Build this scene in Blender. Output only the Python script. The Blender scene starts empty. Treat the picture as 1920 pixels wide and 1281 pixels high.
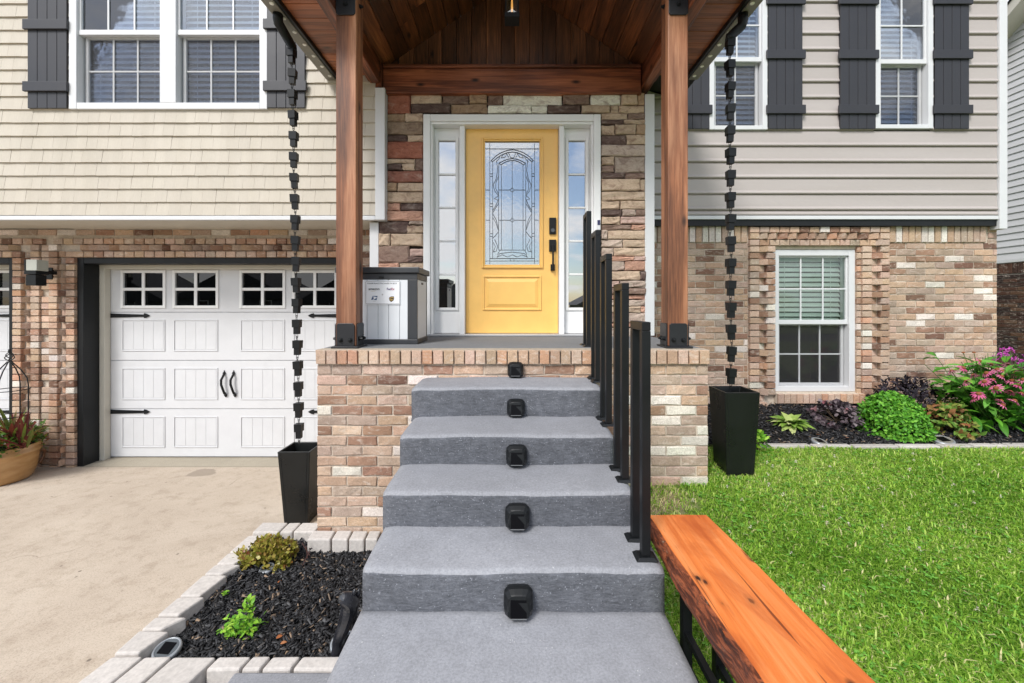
import bpy, bmesh, math, random
import numpy as np
from mathutils import Matrix, Vector, Euler

random.seed(7)
NR = np.random.default_rng(11)
SC = bpy.context.scene
COL = SC.collection
R = math.radians

# ------------------------------------------------------------------ camera, sky, sun, exposure
EYE = 1.70
cam_d = bpy.data.cameras.new('camera')
cam_d.sensor_width = 36.0
cam_d.lens = 15.0
cam_d.shift_y = -69.5 / 1920
cam_d.clip_start = 0.05
cam_d.clip_end = 500
cam = bpy.data.objects.new('camera', cam_d)
COL.objects.link(cam)
cam.location = (0, 0, EYE)
cam.rotation_euler = (R(90), 0, 0)
SC.camera = cam

SUN_ELEV, SUN_AZ = 45.0, 210.0        # azimuth clockwise from +Y: behind the camera, to the left
CLOUD_OFF = 2.3
world = bpy.data.worlds.new('World')
SC.world = world
world.use_nodes = True
wt = world.node_tree
wt.nodes.clear()
def wn(t, **k):
    n = wt.nodes.new(t)
    for a, b in k.items():
        setattr(n, a, b)
    return n
w_out = wn('ShaderNodeOutputWorld')
w_sky = wn('ShaderNodeTexSky', sky_type='NISHITA', sun_disc=False)
w_sky.sun_elevation = R(SUN_ELEV)
w_sky.sun_rotation = R(SUN_AZ)
w_sky.dust_density = 0.8
w_sky.ozone_density = 1.2
w_bg = wn('ShaderNodeBackground'); w_bg.inputs[1].default_value = 0.115
w_cl = wn('ShaderNodeBackground'); w_cl.inputs[0].default_value = (0.985, 0.985, 1.0, 1); w_cl.inputs[1].default_value = 1.0
w_tc = wn('ShaderNodeTexCoord')
w_sep = wn('ShaderNodeSeparateXYZ')
w_add = wn('ShaderNodeMath', operation='ADD'); w_add.inputs[1].default_value = 0.22
w_abs = wn('ShaderNodeMath', operation='ABSOLUTE')
w_div = wn('ShaderNodeVectorMath', operation='DIVIDE')
w_comb = wn('ShaderNodeCombineXYZ')
w_n = wn('ShaderNodeTexNoise'); w_n.inputs['Scale'].default_value = 1.55; w_n.inputs['Detail'].default_value = 9; w_n.inputs['Roughness'].default_value = 0.55
w_r = wn('ShaderNodeValToRGB'); w_r.color_ramp.elements[0].position = 0.43; w_r.color_ramp.elements[1].position = 0.57
w_mix = wn('ShaderNodeMixShader')
L = wt.links.new
L(w_tc.outputs['Generated'], w_sep.inputs[0])
L(w_sep.outputs[2], w_abs.inputs[0]); L(w_abs.outputs[0], w_add.inputs[0])
for i in range(3):
    L(w_add.outputs[0], w_comb.inputs[i])
L(w_tc.outputs['Generated'], w_div.inputs[0]); L(w_comb.outputs[0], w_div.inputs[1])
w_off = wn('ShaderNodeVectorMath', operation='ADD'); w_off.inputs[1].default_value = (CLOUD_OFF, CLOUD_OFF * .7, 0)
L(w_div.outputs[0], w_off.inputs[0]); L(w_off.outputs[0], w_n.inputs['Vector']); L(w_n.outputs[0], w_r.inputs[0])
L(w_sky.outputs[0], w_bg.inputs[0])
L(w_r.outputs[0], w_mix.inputs[0]); L(w_bg.outputs[0], w_mix.inputs[1]); L(w_cl.outputs[0], w_mix.inputs[2])
L(w_mix.outputs[0], w_out.inputs[0])

sun_d = bpy.data.lights.new('sun', 'SUN')
sun_d.energy = 2.1
sun_d.angle = R(18)
sun_d.color = (1.0, 0.975, 0.945)
sun = bpy.data.objects.new('sun', sun_d)
COL.objects.link(sun)
az = R(SUN_AZ)
sd = Vector((math.sin(az) * math.cos(R(SUN_ELEV)), math.cos(az) * math.cos(R(SUN_ELEV)), math.sin(R(SUN_ELEV))))
sun.rotation_euler = sd.to_track_quat('Z', 'Y').to_euler()
sun.location = sd * 30

SC.view_settings.view_transform = 'Standard'
SC.view_settings.look = 'None'
SC.view_settings.exposure = 0.70
SC.view_settings.gamma = 1
SC.view_settings.use_curve_mapping = False
SC.cycles.max_bounces = 8
SC.cycles.diffuse_bounces = 4
SC.cycles.transparent_max_bounces = 12
SC.cycles.use_denoising = True

# ------------------------------------------------------------------ helpers
def px(x, d):
    """metres right of the door's axis, for a photo column seen at depth d"""
    return (x - 960) * d / 800
def pz(y, d):
    return EYE + (571 - y) * d / 800

WORLD_OF = {}
def wm(o):
    return WORLD_OF.get(o.name, Matrix.Identity(4)) if o else Matrix.Identity(4)

def link(o, parent=None):
    COL.objects.link(o)
    if parent is not None:
        o.parent = parent
        o.matrix_parent_inverse = wm(parent).inverted()
    return o

def tag(o, label=None, cat=None, group=None, kind=None):
    if label: o['label'] = label
    if cat: o['category'] = cat
    if group: o['group'] = group
    if kind: o['kind'] = kind
    return o

def thing(name, loc, label, cat, group=None):
    o = bpy.data.objects.new(name, None)
    o.empty_display_size = 0.1
    o.location = loc
    COL.objects.link(o)
    WORLD_OF[o.name] = Matrix.Translation(loc)
    return tag(o, label, cat, group)

def setmat(me, m):
    me.materials.append(m)

def inst(name, me, M=None, parent=None, color=None):
    o = bpy.data.objects.new(name, me)
    link(o, parent)
    if M is not None:
        o.matrix_basis = M
    if color is not None:
        o.color = (*color[:3], 1)
    return o

def copy_tree(o, offset, parent=None):
    c = o.copy()
    COL.objects.link(c)
    if parent is None:
        c.location = Vector(o.location) + Vector(offset)
        WORLD_OF[c.name] = Matrix.Translation(c.location)
    else:
        c.parent = parent
    for ch in list(KIDS.get(o.name, [])):
        copy_tree(ch, offset, c)
    return c
KIDS = {}
def index_kids():
    KIDS.clear()
    for o in SC.objects:
        if o.parent:
            KIDS.setdefault(o.parent.name, []).append(o)

class MB:
    def __init__(s):
        s.v = []; s.f = []
    def add(s, vs, fs):
        n = len(s.v)
        s.v.extend([tuple(p) for p in vs])
        s.f.extend([tuple(i + n for i in f) for f in fs])
        return s
    def box(s, x0, x1, y0, y1, z0, z1):
        return s.add([(x0, y0, z0), (x1, y0, z0), (x1, y1, z0), (x0, y1, z0), (x0, y0, z1), (x1, y0, z1), (x1, y1, z1), (x0, y1, z1)],
                     [(0, 3, 2, 1), (4, 5, 6, 7), (0, 1, 5, 4), (1, 2, 6, 5), (2, 3, 7, 6), (3, 0, 4, 7)])
    def hexa(s, b, t):
        """eight corners: bottom ring, top ring (both counter-clockwise from above)"""
        return s.add(list(b) + list(t), [(0, 3, 2, 1), (4, 5, 6, 7), (0, 1, 5, 4), (1, 2, 6, 5), (2, 3, 7, 6), (3, 0, 4, 7)])
    def prism(s, poly, axis, a, b):
        """poly: list of 2D points, extruded along axis from a to b"""
        n = len(poly)
        def P(p, t):
            if axis == 'x': return (t, p[0], p[1])
            if axis == 'y': return (p[0], t, p[1])
            return (p[0], p[1], t)
        vs = [P(p, a) for p in poly] + [P(p, b) for p in poly]
        fs = [tuple(range(n))[::-1], tuple(range(n, 2 * n))]
        fs += [(i, (i + 1) % n, n + (i + 1) % n, n + i) for i in range(n)]
        return s.add(vs, fs)
    def tube(s, pts, r, n=8, cap=True, taper=None):
        pts = [Vector(p) for p in pts]
        rings = []
        prev = None
        for i, p in enumerate(pts):
            d = (pts[min(i + 1, len(pts) - 1)] - pts[max(i - 1, 0)])
            if d.length < 1e-9: d = Vector((0, 0, 1))
            d.normalize()
            ref = prev if prev is not None else (Vector((0, 0, 1)) if abs(d.z) < 0.9 else Vector((1, 0, 0)))
            u = (ref - d * ref.dot(d))
            if u.length < 1e-6:
                u = d.orthogonal()
            u.normalize()
            prev = u
            w = d.cross(u)
            rr = r if taper is None else r * taper[i]
            rings.append([p + u * (rr * math.cos(2 * math.pi * k / n + math.pi / n)) + w * (rr * math.sin(2 * math.pi * k / n + math.pi / n)) for k in range(n)])
        vs = [q for ring in rings for q in ring]
        fs = []
        for i in range(len(pts) - 1):
            for k in range(n):
                fs.append((i * n + k, i * n + (k + 1) % n, (i + 1) * n + (k + 1) % n, (i + 1) * n + k))
        if cap:
            fs.append(tuple(range(n))[::-1]); m = (len(pts) - 1) * n
            fs.append(tuple(range(m, m + n)))
        return s.add(vs, fs)
    def lathe(s, prof, c=(0, 0, 0), n=24, sx=1, sy=1):
        vs = []; fs = []
        for r, z in prof:
            for k in range(n):
                a = 2 * math.pi * k / n
                vs.append((c[0] + r * sx * math.cos(a), c[1] + r * sy * math.sin(a), c[2] + z))
        for i in range(len(prof) - 1):
            for k in range(n):
                fs.append((i * n + k, i * n + (k + 1) % n, (i + 1) * n + (k + 1) % n, (i + 1) * n + k))
        return s.add(vs, fs)
    def mesh(s, name, mat=None, smooth=False):
        me = bpy.data.meshes.new(name)
        me.from_pydata(s.v, [], s.f)
        if mat: me.materials.append(mat)
        if smooth:
            me.polygons.foreach_set('use_smooth', [True] * len(me.polygons))
        me.update()
        return me
    def build(s, name, mat, parent=None, smooth=False, bevel=0, color=None):
        o = inst(name, s.mesh(name, mat, smooth), None, parent, color)
        if bevel:
            b = o.modifiers.new('bevel', 'BEVEL'); b.width = bevel; b.segments = 2; b.limit_method = 'ANGLE'; b.angle_limit = R(40)
        return o

def fast_mesh(name, v, faces_n, loops, mat, attr=None):
    """numpy mesh: v (n,3), faces_n = verts per face array, loops = flat index array"""
    me = bpy.data.meshes.new(name)
    me.vertices.add(len(v)); me.vertices.foreach_set('co', np.asarray(v, np.float32).ravel())
    me.loops.add(len(loops)); me.loops.foreach_set('vertex_index', np.asarray(loops, np.int32))
    st = np.concatenate([[0], np.cumsum(faces_n)[:-1]]).astype(np.int32)
    me.polygons.add(len(faces_n)); me.polygons.foreach_set('loop_start', st)
    try:
        me.polygons.foreach_set('loop_total', np.asarray(faces_n, np.int32))
    except Exception:
        pass
    if attr is not None:
        a = me.attributes.new('rnd', 'FLOAT', 'POINT'); a.data.foreach_set('value', np.asarray(attr, np.float32))
    me.materials.append(mat)
    me.update(calc_edges=True); me.validate()
    return me

# ------------------------------------------------------------------ materials
def srgb(r, g, b):
    f = lambda c: (c / 255 / 12.92) if c / 255 <= 0.04045 else ((c / 255 + 0.055) / 1.055) ** 2.4
    return (f(r), f(g), f(b))

class Mat:
    def __init__(s, name, base=(0.5, 0.5, 0.5), rough=0.6, spec=0.5, metal=0.0):
        s.m = bpy.data.materials.new(name); s.m.use_nodes = True
        s.t = s.m.node_tree; s.b = s.t.nodes['Principled BSDF']
        s.b.inputs['Base Color'].default_value = (*base, 1)
        s.b.inputs['Roughness'].default_value = rough
        s.b.inputs['Metallic'].default_value = metal
        s.b.inputs['Specular IOR Level'].default_value = spec
        s.col = None
    def n(s, t, **k):
        x = s.t.nodes.new(t)
        for a, b in k.items(): setattr(x, a, b)
        return x
    def l(s, a, b): s.t.links.new(a, b)
    def coord(s, kind='Object', scale=(1, 1, 1), shift=True):
        if kind == 'Position':
            c = s.n('ShaderNodeNewGeometry').outputs['Position']
        else:
            c = s.n('ShaderNodeTexCoord').outputs[kind]
        if shift:
            oi = s.n('ShaderNodeObjectInfo'); mu = s.n('ShaderNodeVectorMath', operation='SCALE')
            cx = s.n('ShaderNodeCombineXYZ')
            for i in range(3): s.l(oi.outputs['Random'], cx.inputs[i])
            s.l(cx.outputs[0], mu.inputs[0]); mu.inputs['Scale'].default_value = 37.0
            ad = s.n('ShaderNodeVectorMath', operation='ADD'); s.l(c, ad.inputs[0]); s.l(mu.outputs[0], ad.inputs[1]); c = ad.outputs[0]
        mp = s.n('ShaderNodeMapping'); mp.inputs['Scale'].default_value = scale
        s.l(c, mp.inputs[0])
        return mp.outputs[0]
    def noise(s, vec, scale=5, detail=5, rough=0.55, dist=0):
        x = s.n('ShaderNodeTexNoise'); x.inputs['Scale'].default_value = scale; x.inputs['Detail'].default_value = detail
        x.inputs['Roughness'].default_value = rough; x.inputs['Distortion'].default_value = dist
        s.l(vec, x.inputs['Vector']); return x.outputs[0]
    def ramp(s, fac, stops, interp='LINEAR'):
        x = s.n('ShaderNodeValToRGB'); cr = x.color_ramp; cr.interpolation = interp
        while len(cr.elements) > 1: cr.elements.remove(cr.elements[-1])
        for i, (p, c) in enumerate(stops):
            e = cr.elements[0] if i == 0 else cr.elements.new(p)
            e.position = p; e.color = (*c, 1) if len(c) == 3 else c
        s.l(fac, x.inputs[0]); return x.outputs[0]
    def mix(s, fac, a, b, mode='MIX'):
        x = s.n('ShaderNodeMix', data_type='RGBA', blend_type=mode)
        for sock, v in ((x.inputs[0], fac), (x.inputs[6], a), (x.inputs[7], b)):
            if hasattr(v, 'is_linked') or hasattr(v, 'links'): s.l(v, sock)
            elif isinstance(v, (int, float)): sock.default_value = v
            else: sock.default_value = (*v, 1)
        return x.outputs[2]
    def color(s, c): s.l(c, s.b.inputs['Base Color']); return s
    def bump(s, h, strength=0.3, dist=0.01):
        x = s.n('ShaderNodeBump'); x.inputs['Strength'].default_value = strength; x.inputs['Distance'].default_value = dist
        s.l(h, x.inputs['Height']); s.l(x.outputs[0], s.b.inputs['Normal']); return s

def plain(name, base, rough=0.5, spec=0.5, metal=0, var=0.06, scale=6, bump=0.0, bscale=200):
    """paint or plastic with slight mottling"""
    m = Mat(name, base, rough, spec, metal)
    v = m.coord('Object', shift=False)
    nz = m.noise(v, scale, 6, 0.6)
    lo = tuple(c * (1 - var) for c in base); hi = tuple(min(1, c * (1 + var)) for c in base)
    m.color(m.ramp(nz, [(0.3, lo), (0.7, hi)]))
    rr = m.ramp(nz, [(0.3, (max(rough - 0.06, 0),) * 3), (0.7, (min(rough + 0.06, 1),) * 3)])
    m.l(rr, m.b.inputs['Roughness'])
    if bump: m.bump(m.noise(v, bscale, 3), bump, 0.002)
    return m.m

def wood(name, cols, axis, rough=0.45, ring=1.0, sheen=0.5, rings=20):
    """stained timber, grain along axis 0,1,2"""
    m = Mat(name, cols[0], rough, sheen)
    sc = [26, 26, 26]; sc[axis] = 1.3
    v = m.coord('Object', tuple(sc))
    n1 = m.noise(v, 0.55 * ring, 3, 0.5, 0.6)
    n2 = m.noise(v, 3.5, 6, 0.65, 0.2)
    sc2 = [5, 5, 5]; sc2[axis] = 1.1
    n3 = m.noise(m.coord('Object', tuple(sc2)), 0.9, 3)
    wv = m.n('ShaderNodeMath', operation='SINE'); mu = m.n('ShaderNodeMath', operation='MULTIPLY'); mu.inputs[1].default_value = rings
    m.l(n1, mu.inputs[0]); m.l(mu.outputs[0], wv.inputs[0])
    mr = m.n('ShaderNodeMapRange'); mr.inputs['From Min'].default_value = -1; m.l(wv.outputs[0], mr.inputs[0])
    n5 = m.noise(m.coord('Object', tuple(x * (3.2 if x > 2 else 1.0) for x in sc)), 2.4, 5, 0.7, 0.1)
    c = m.mix(0.55, m.mix(0.4, mr.outputs[0], n5), n2)
    c1 = m.ramp(c, [(0.28, cols[0]), (0.5, cols[1]), (0.72, cols[2])])
    blotch = m.ramp(n3, [(0.33, (0.50, 0.47, 0.45)), (0.64, (1.25, 1.18, 1.1))])
    c1 = m.mix(0.75, c1, blotch, 'MULTIPLY')
    # knots
    vo = m.n('ShaderNodeTexVoronoi'); vo.inputs['Scale'].default_value = 1.0
    sk = [7, 7, 7]; sk[axis] = 3.0
    m.l(m.coord('Object', tuple(sk)), vo.inputs['Vector'])
    kn = m.ramp(vo.outputs['Distance'], [(0.05, (1, 1, 1)), (0.17, (0, 0, 0))])
    c1 = m.mix(kn, c1, tuple(x * 0.22 for x in cols[0]))
    oi = m.n('ShaderNodeObjectInfo')
    tone = m.ramp(oi.outputs['Random'], [(0, (0.60, 0.58, 0.56)), (1, (1.25, 1.2, 1.15))])
    c1 = m.mix(1.0, c1, tone, 'MULTIPLY')
    m.color(c1)
    m.bump(c, 0.4, 0.004)
    return m.m

def brick_mat(name, per='object', white=0.5):
    m = Mat(name, (0.4, 0.3, 0.25), 0.92, 0.15)
    if per == 'object':
        c = m.n('ShaderNodeObjectInfo').outputs['Color']
    else:
        a = m.n('ShaderNodeAttribute', attribute_name='tint'); c = a.outputs['Color']
    v = m.coord('Position', shift=True)
    n1 = m.noise(v, 9, 6, 0.65, 0.8)
    n2 = m.noise(v, 60, 5, 0.7)
    n3 = m.noise(m.coord('Position', (1.0, 1.0, 2.2)), 14, 4, 0.6, 1.2)
    c = m.mix(m.ramp(n2, [(0.3, (0.28,) * 3), (0.6, (0, 0, 0))]), c, tuple((0.20, 0.135, 0.10)))
    sm = m.ramp(n3, [(0.53, (0, 0, 0)), (0.70, (white,) * 3)])
    c = m.mix(sm, c, (0.66, 0.58, 0.50))
    dk = m.ramp(n1, [(0.27, (0.45,) * 3), (0.39, (0, 0, 0))])
    c = m.mix(dk, c, (0.19, 0.13, 0.10))
    n7 = m.noise(m.coord('Position', (1, 1, .6), False), 1.6, 6, 0.6, .6)
    c = m.mix(1.0, c, m.ramp(n7, [(0.3, (0.84, 0.825, 0.81)), (0.62, (1.14, 1.13, 1.12))]), 'MULTIPLY')
    n6 = m.noise(v, 150, 4, 0.75)
    c = m.mix(1.0, c, m.ramp(n6, [(0.3, (0.66,) * 3), (0.55, (1.08,) * 3)]), 'MULTIPLY')
    m.color(c)
    m.bump(m.mix(0.5, n1, n2), 0.9, 0.008)
    return m.m

def mortar_mat(name, base):
    m = Mat(name, base, 0.95, 0.1)
    v = m.coord('Position', shift=False)
    n = m.noise(v, 30, 8, 0.7); n2 = m.noise(v, 3, 4)
    c = m.ramp(n, [(0.3, tuple(x * 0.72 for x in base)), (0.7, tuple(x * 1.12 for x in base))])
    c = m.mix(m.ramp(n2, [(0.4, (0, 0, 0)), (0.7, (0.5,) * 3)]), c, tuple(x * 0.62 for x in base))
    m.color(c); m.bump(n, 0.6, 0.006)
    return m.m

def stone_mat(name):
    m = Mat(name, (0.4, 0.3, 0.25), 0.9, 0.2)
    c = m.n('ShaderNodeObjectInfo').outputs['Color']
    v = m.coord('Position', (1, 1, 1.7))
    n1 = m.noise(v, 8, 7, 0.66, 1.4); n2 = m.noise(v, 46, 6, 0.72)
    dk = m.mix(1.0, c, (0.52, 0.45, 0.46), 'MULTIPLY')
    lt = m.mix(0.5, c, (0.66, 0.57, 0.49))
    c2 = m.mix(m.ramp(n1, [(0.33, (1, 1, 1)), (0.5, (0, 0, 0))]), c, dk)
    c2 = m.mix(m.ramp(n1, [(0.55, (0, 0, 0)), (0.75, (0.8,) * 3)]), c2, lt)
    c2 = m.mix(m.ramp(n2, [(0.3, (0.5,) * 3), (0.6, (0, 0, 0))]), c2, dk)
    m.color(c2); m.bump(m.mix(0.4, n1, n2), 0.7, 0.02)
    return m.m

def glass_mat(name, refl=0.3, tint=(0.9, 0.95, 0.95), rough=0.0, wav=0.0, wscale=6):
    """thin coated pane: lets light through and mirrors the sky more at grazing angles"""
    m = Mat(name)
    t = m.t; t.nodes.remove(m.b)
    out = [n for n in t.nodes if n.type == 'OUTPUT_MATERIAL'][0]
    tr = m.n('ShaderNodeBsdfTransparent'); tr.inputs[0].default_value = (*tint, 1)
    gl = m.n('ShaderNodeBsdfGlossy'); gl.inputs['Roughness'].default_value = rough
    lw = m.n('ShaderNodeLayerWeight'); lw.inputs[0].default_value = 0.25
    mr = m.n('ShaderNodeMapRange'); mr.inputs['To Min'].default_value = refl; mr.inputs['To Max'].default_value = 1.0
    mx = m.n('ShaderNodeMixShader')
    m.l(lw.outputs['Fresnel'], mr.inputs[0]); m.l(mr.outputs[0], mx.inputs[0]); m.l(tr.outputs[0], mx.inputs[1]); m.l(gl.outputs[0], mx.inputs[2])
    m.l(mx.outputs[0], out.inputs[0])
    if wav:
        b = m.n('ShaderNodeBump'); b.inputs['Strength'].default_value = wav; b.inputs['Distance'].default_value = 0.01
        m.l(m.noise(m.coord('Position', shift=False), wscale, 2), b.inputs['Height'])
        m.l(b.outputs[0], gl.inputs['Normal'])
    return m.m

def leaf_mat(name, stops, rough=0.5, spec=0.35, trans=0.25, attr='rnd'):
    m = Mat(name, stops[0][1], rough, spec)
    if attr == 'rnd':
        f = m.n('ShaderNodeAttribute', attribute_name='rnd').outputs['Fac']
    else:
        f = m.n('ShaderNodeObjectInfo').outputs['Random']
    c = m.ramp(f, stops)
    n = m.noise(m.coord('Position', shift=False), 40, 3)
    c = m.mix(1.0, c, m.ramp(n, [(0.3, (0.8, 0.8, 0.8)), (0.7, (1.15, 1.15, 1.1))]), 'MULTIPLY')
    m.color(c)
    out = [x for x in m.t.nodes if x.type == 'OUTPUT_MATERIAL'][0]
    tl = m.n('ShaderNodeBsdfTranslucent'); m.l(c, tl.inputs[0])
    mx = m.n('ShaderNodeMixShader'); mx.inputs[0].default_value = trans
    m.l(m.b.outputs[0], mx.inputs[1]); m.l(tl.outputs[0], mx.inputs[2]); m.l(mx.outputs[0], out.inputs[0])
    return m.m

def concrete_mat(name, base, spots=0.2, scale=1.0, bump=0.35, warm=None, fleck=False):
    m = Mat(name, base, 0.88, 0.2)
    v = m.coord('Position', shift=False)
    n1 = m.noise(v, 1.1 * scale, 6, 0.6, 0.4); n2 = m.noise(v, 14 * scale, 6, 0.7); n3 = m.noise(v, 120 * scale, 4, 0.7)
    c = m.ramp(n1, [(0.3, tuple(x * (1 - spots) for x in base)), (0.7, tuple(min(1, x * (1 + spots * 0.6)) for x in base))])
    c = m.mix(m.ramp(n2, [(0.35, (0.35,) * 3), (0.6, (0, 0, 0))]), c, warm or tuple(x * 0.8 for x in base))
    c = m.mix(1.0, c, m.ramp(n3, [(0.25, (0.72,) * 3), (0.6, (1.06,) * 3)]), 'MULTIPLY')
    if fleck:
        vo = m.n('ShaderNodeTexVoronoi'); vo.inputs['Scale'].default_value = 95; m.l(v, vo.inputs['Vector'])
        fl = m.ramp(vo.outputs['Distance'], [(0.12, (0.7,) * 3), (0.26, (0, 0, 0))])
        gate = m.ramp(m.noise(v, 45, 3), [(0.47 if fleck is True else 0.58, (0, 0, 0)), (0.60 if fleck is True else 0.68, (1, 1, 1))])
        c = m.mix(m.mix(1.0, fl, gate, 'MULTIPLY'), c, tuple(min(.6, x * 2.6 + .05) for x in base))
    if fleck is True:
        n4 = m.noise(m.coord('Position', (0.45, 1.6, 1.6), False), 55 * scale, 5, 0.75, 0.6)
        c = m.mix(1.0, c, m.ramp(n4, [(0.3, (0.66,) * 3), (0.62, (1.12,) * 3)]), 'MULTIPLY')
        m.color(c); m.bump(m.mix(0.6, n3, n4), bump, 0.008)
        return m.m
    m.color(c); m.bump(m.mix(0.5, n2, n3), bump, 0.004)
    return m.m

# palette
BRK = brick_mat('brick_clay')
BRK_J = brick_mat('brick_clay_joined', 'attr')
MORTAR = mortar_mat('mortar', (0.64, 0.55, 0.45))
MORTAR_D = mortar_mat('mortar_dark', (0.20, 0.15, 0.11))
STONE = stone_mat('ledge_stone')
GROUT = mortar_mat('stone_backing', (0.045, 0.035, 0.03))
WHITE = plain('white_paint', (0.80, 0.80, 0.79), 0.42, var=0.03)
WHITE_V = plain('white_vinyl', (0.64, 0.645, 0.65), 0.38, var=0.025)
DOORW = plain('white_steel', (0.63, 0.635, 0.645), 0.4, var=0.03, bump=0.12, bscale=120)
SHADE_BACK = plain('shade_backing', (0.07, 0.06, 0.05), 0.9)  # backing behind the siding, coloured dark to deepen the shadow lines
CREAM = plain('cream_trim', (0.58, 0.55, 0.47), 0.55, var=0.04)
SHINGLE = None
def tinted(name, rough=0.6, var=0.05, bump=0.15, stretch=(1, 1, 1), bscale=60):
    m = Mat(name, (0.5, 0.5, 0.5), rough, 0.35)
    c = m.n('ShaderNodeObjectInfo').outputs['Color']
    v = m.coord('Position', stretch, shift=False)
    n = m.noise(v, bscale, 6, 0.65); n1 = m.noise(v, 1.3, 4)
    c = m.mix(1.0, c, m.ramp(n, [(0.25, (1 - var * 1.6,) * 3), (0.75, (1 + var,) * 3)]), 'MULTIPLY')
    c = m.mix(1.0, c, m.ramp(n1, [(0.3, (0.94, 0.935, 0.92)), (0.7, (1.03, 1.03, 1.03))]), 'MULTIPLY')
    m.color(c)
    if bump: m.bump(n, bump, 0.002)
    return m.m
SHINGLE = tinted('vinyl_shake', 0.62, 0.05, 0.3, (6, 1, 0.6), 40)
SIDING = tinted('vinyl_lap', 0.55, 0.03, 0.12, (0.5, 1, 6), 50)
GREYSTONE = tinted('cast_paver', 0.9, 0.14, 0.5, (1, 1, 1), 55)
CHAR = plain('charcoal_vinyl', (0.026, 0.026, 0.031), 0.5, var=0.10, bump=0.1)
BLACK = plain('black_paint', (0.010, 0.011, 0.012), 0.45, 0.3, var=0.12)
BLACKM = plain('black_powder_coat', (0.008, 0.009, 0.010), 0.42, 0.28, var=0.12)
GRAPH = plain('graphite_resin', (0.032, 0.034, 0.038), 0.45, var=0.06)
RESIN = plain('pale_resin', (0.66, 0.68, 0.70), 0.5, var=0.03)
POTB = plain('black_planter', (0.008, 0.009, 0.009), 0.3, 0.35, var=0.15)
YELLOW = plain('yellow_paint', (0.92, 0.555, 0.155), 0.36, var=0.05)
GUTTER = plain('dark_gutter', (0.03, 0.029, 0.027), 0.5, var=0.1)
TRACK = plain('track_olive', (0.19, 0.18, 0.15), 0.45, var=0.05)
DISC = plain('white_lens', (0.85, 0.84, 0.78), 0.25)
ROOM = plain('dark_room', (0.10, 0.10, 0.105), 0.9, 0.1)
BLIND = plain('blind_slat', (0.80, 0.81, 0.80), 0.5, var=0.03)
GLASS_UP = glass_mat('window_glass', 0.13, (0.86, 0.92, 0.99), 0, 0.05, 4)
GLASS_SCR = glass_mat('screened_glass', 0.04, (0.68, 0.73, 0.82), 0.0, 0.1, 7)
GLASS_LOW = glass_mat('basement_glass', 0.035, (0.90, 0.965, 0.93))
GLASS_BSC = glass_mat('basement_screen', 0.04, (0.55, 0.5, 0.47))
GLASS_GAR = glass_mat('garage_glass', 0.055, (0.2, 0.22, 0.23))
GLASS_SIDE = glass_mat('sidelight_glass', 0.50, (0.5, 0.55, 0.6))
GLASS_DOOR = glass_mat('leaded_glass', 0.42, (0.75, 0.8, 0.85), 0.05, 0.05, 30)
LEAD = plain('lead_came', (0.09, 0.10, 0.11), 0.4, metal=0.4)
POSTW = wood('post_timber', [srgb(88, 54, 36), srgb(148, 98, 68), srgb(186, 138, 106)], 2, 0.55, 0.55, rings=13)
BEAMY = wood('beam_timber_deep', [srgb(72, 40, 26), srgb(120, 68, 44), srgb(160, 98, 68)], 1, 0.4)
BEAMX = wood('beam_timber_cross', [srgb(76, 42, 28), srgb(126, 72, 48), srgb(166, 104, 74)], 0, 0.4)
PLANKY = wood('ceiling_plank', [srgb(58, 34, 20), srgb(122, 74, 44), srgb(182, 118, 74)], 1, 0.4, 0.35, rings=9)
PLANKX = wood('soffit_plank', [srgb(112, 66, 40), srgb(150, 90, 56), srgb(172, 110, 74)], 0, 0.42)
PLANKZ = wood('gable_plank', [srgb(48, 32, 22), srgb(116, 76, 50), srgb(194, 132, 92)], 2, 0.33, 0.28, rings=8)
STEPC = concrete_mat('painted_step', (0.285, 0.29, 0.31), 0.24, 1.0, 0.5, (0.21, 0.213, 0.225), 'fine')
RISC = concrete_mat('shaded_riser', (0.150, 0.157, 0.176), 0.25, 1.0, 0.9, (0.06, 0.063, 0.072), True)  # step paint darkened for the risers: their shade is in the colour
DECKC = concrete_mat('painted_deck', (0.20, 0.205, 0.21), 0.12)
BLOCKM = plain('bracket_steel', (0.022, 0.023, 0.026), 0.4, metal=0.3)

def screen_mat():
    m = Mat('fine_mesh_screen', (0.13, 0.13, 0.135), 0.8, 0.1)
    out = [n for n in m.t.nodes if n.type == 'OUTPUT_MATERIAL'][0]
    tr = m.n('ShaderNodeBsdfTransparent'); mx = m.n('ShaderNodeMixShader'); mx.inputs[0].default_value = 0.10
    m.l(tr.outputs[0], mx.inputs[1]); m.l(m.b.outputs[0], mx.inputs[2]); m.l(mx.outputs[0], out.inputs[0])
    return m.m
SCREEN = screen_mat()
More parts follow.
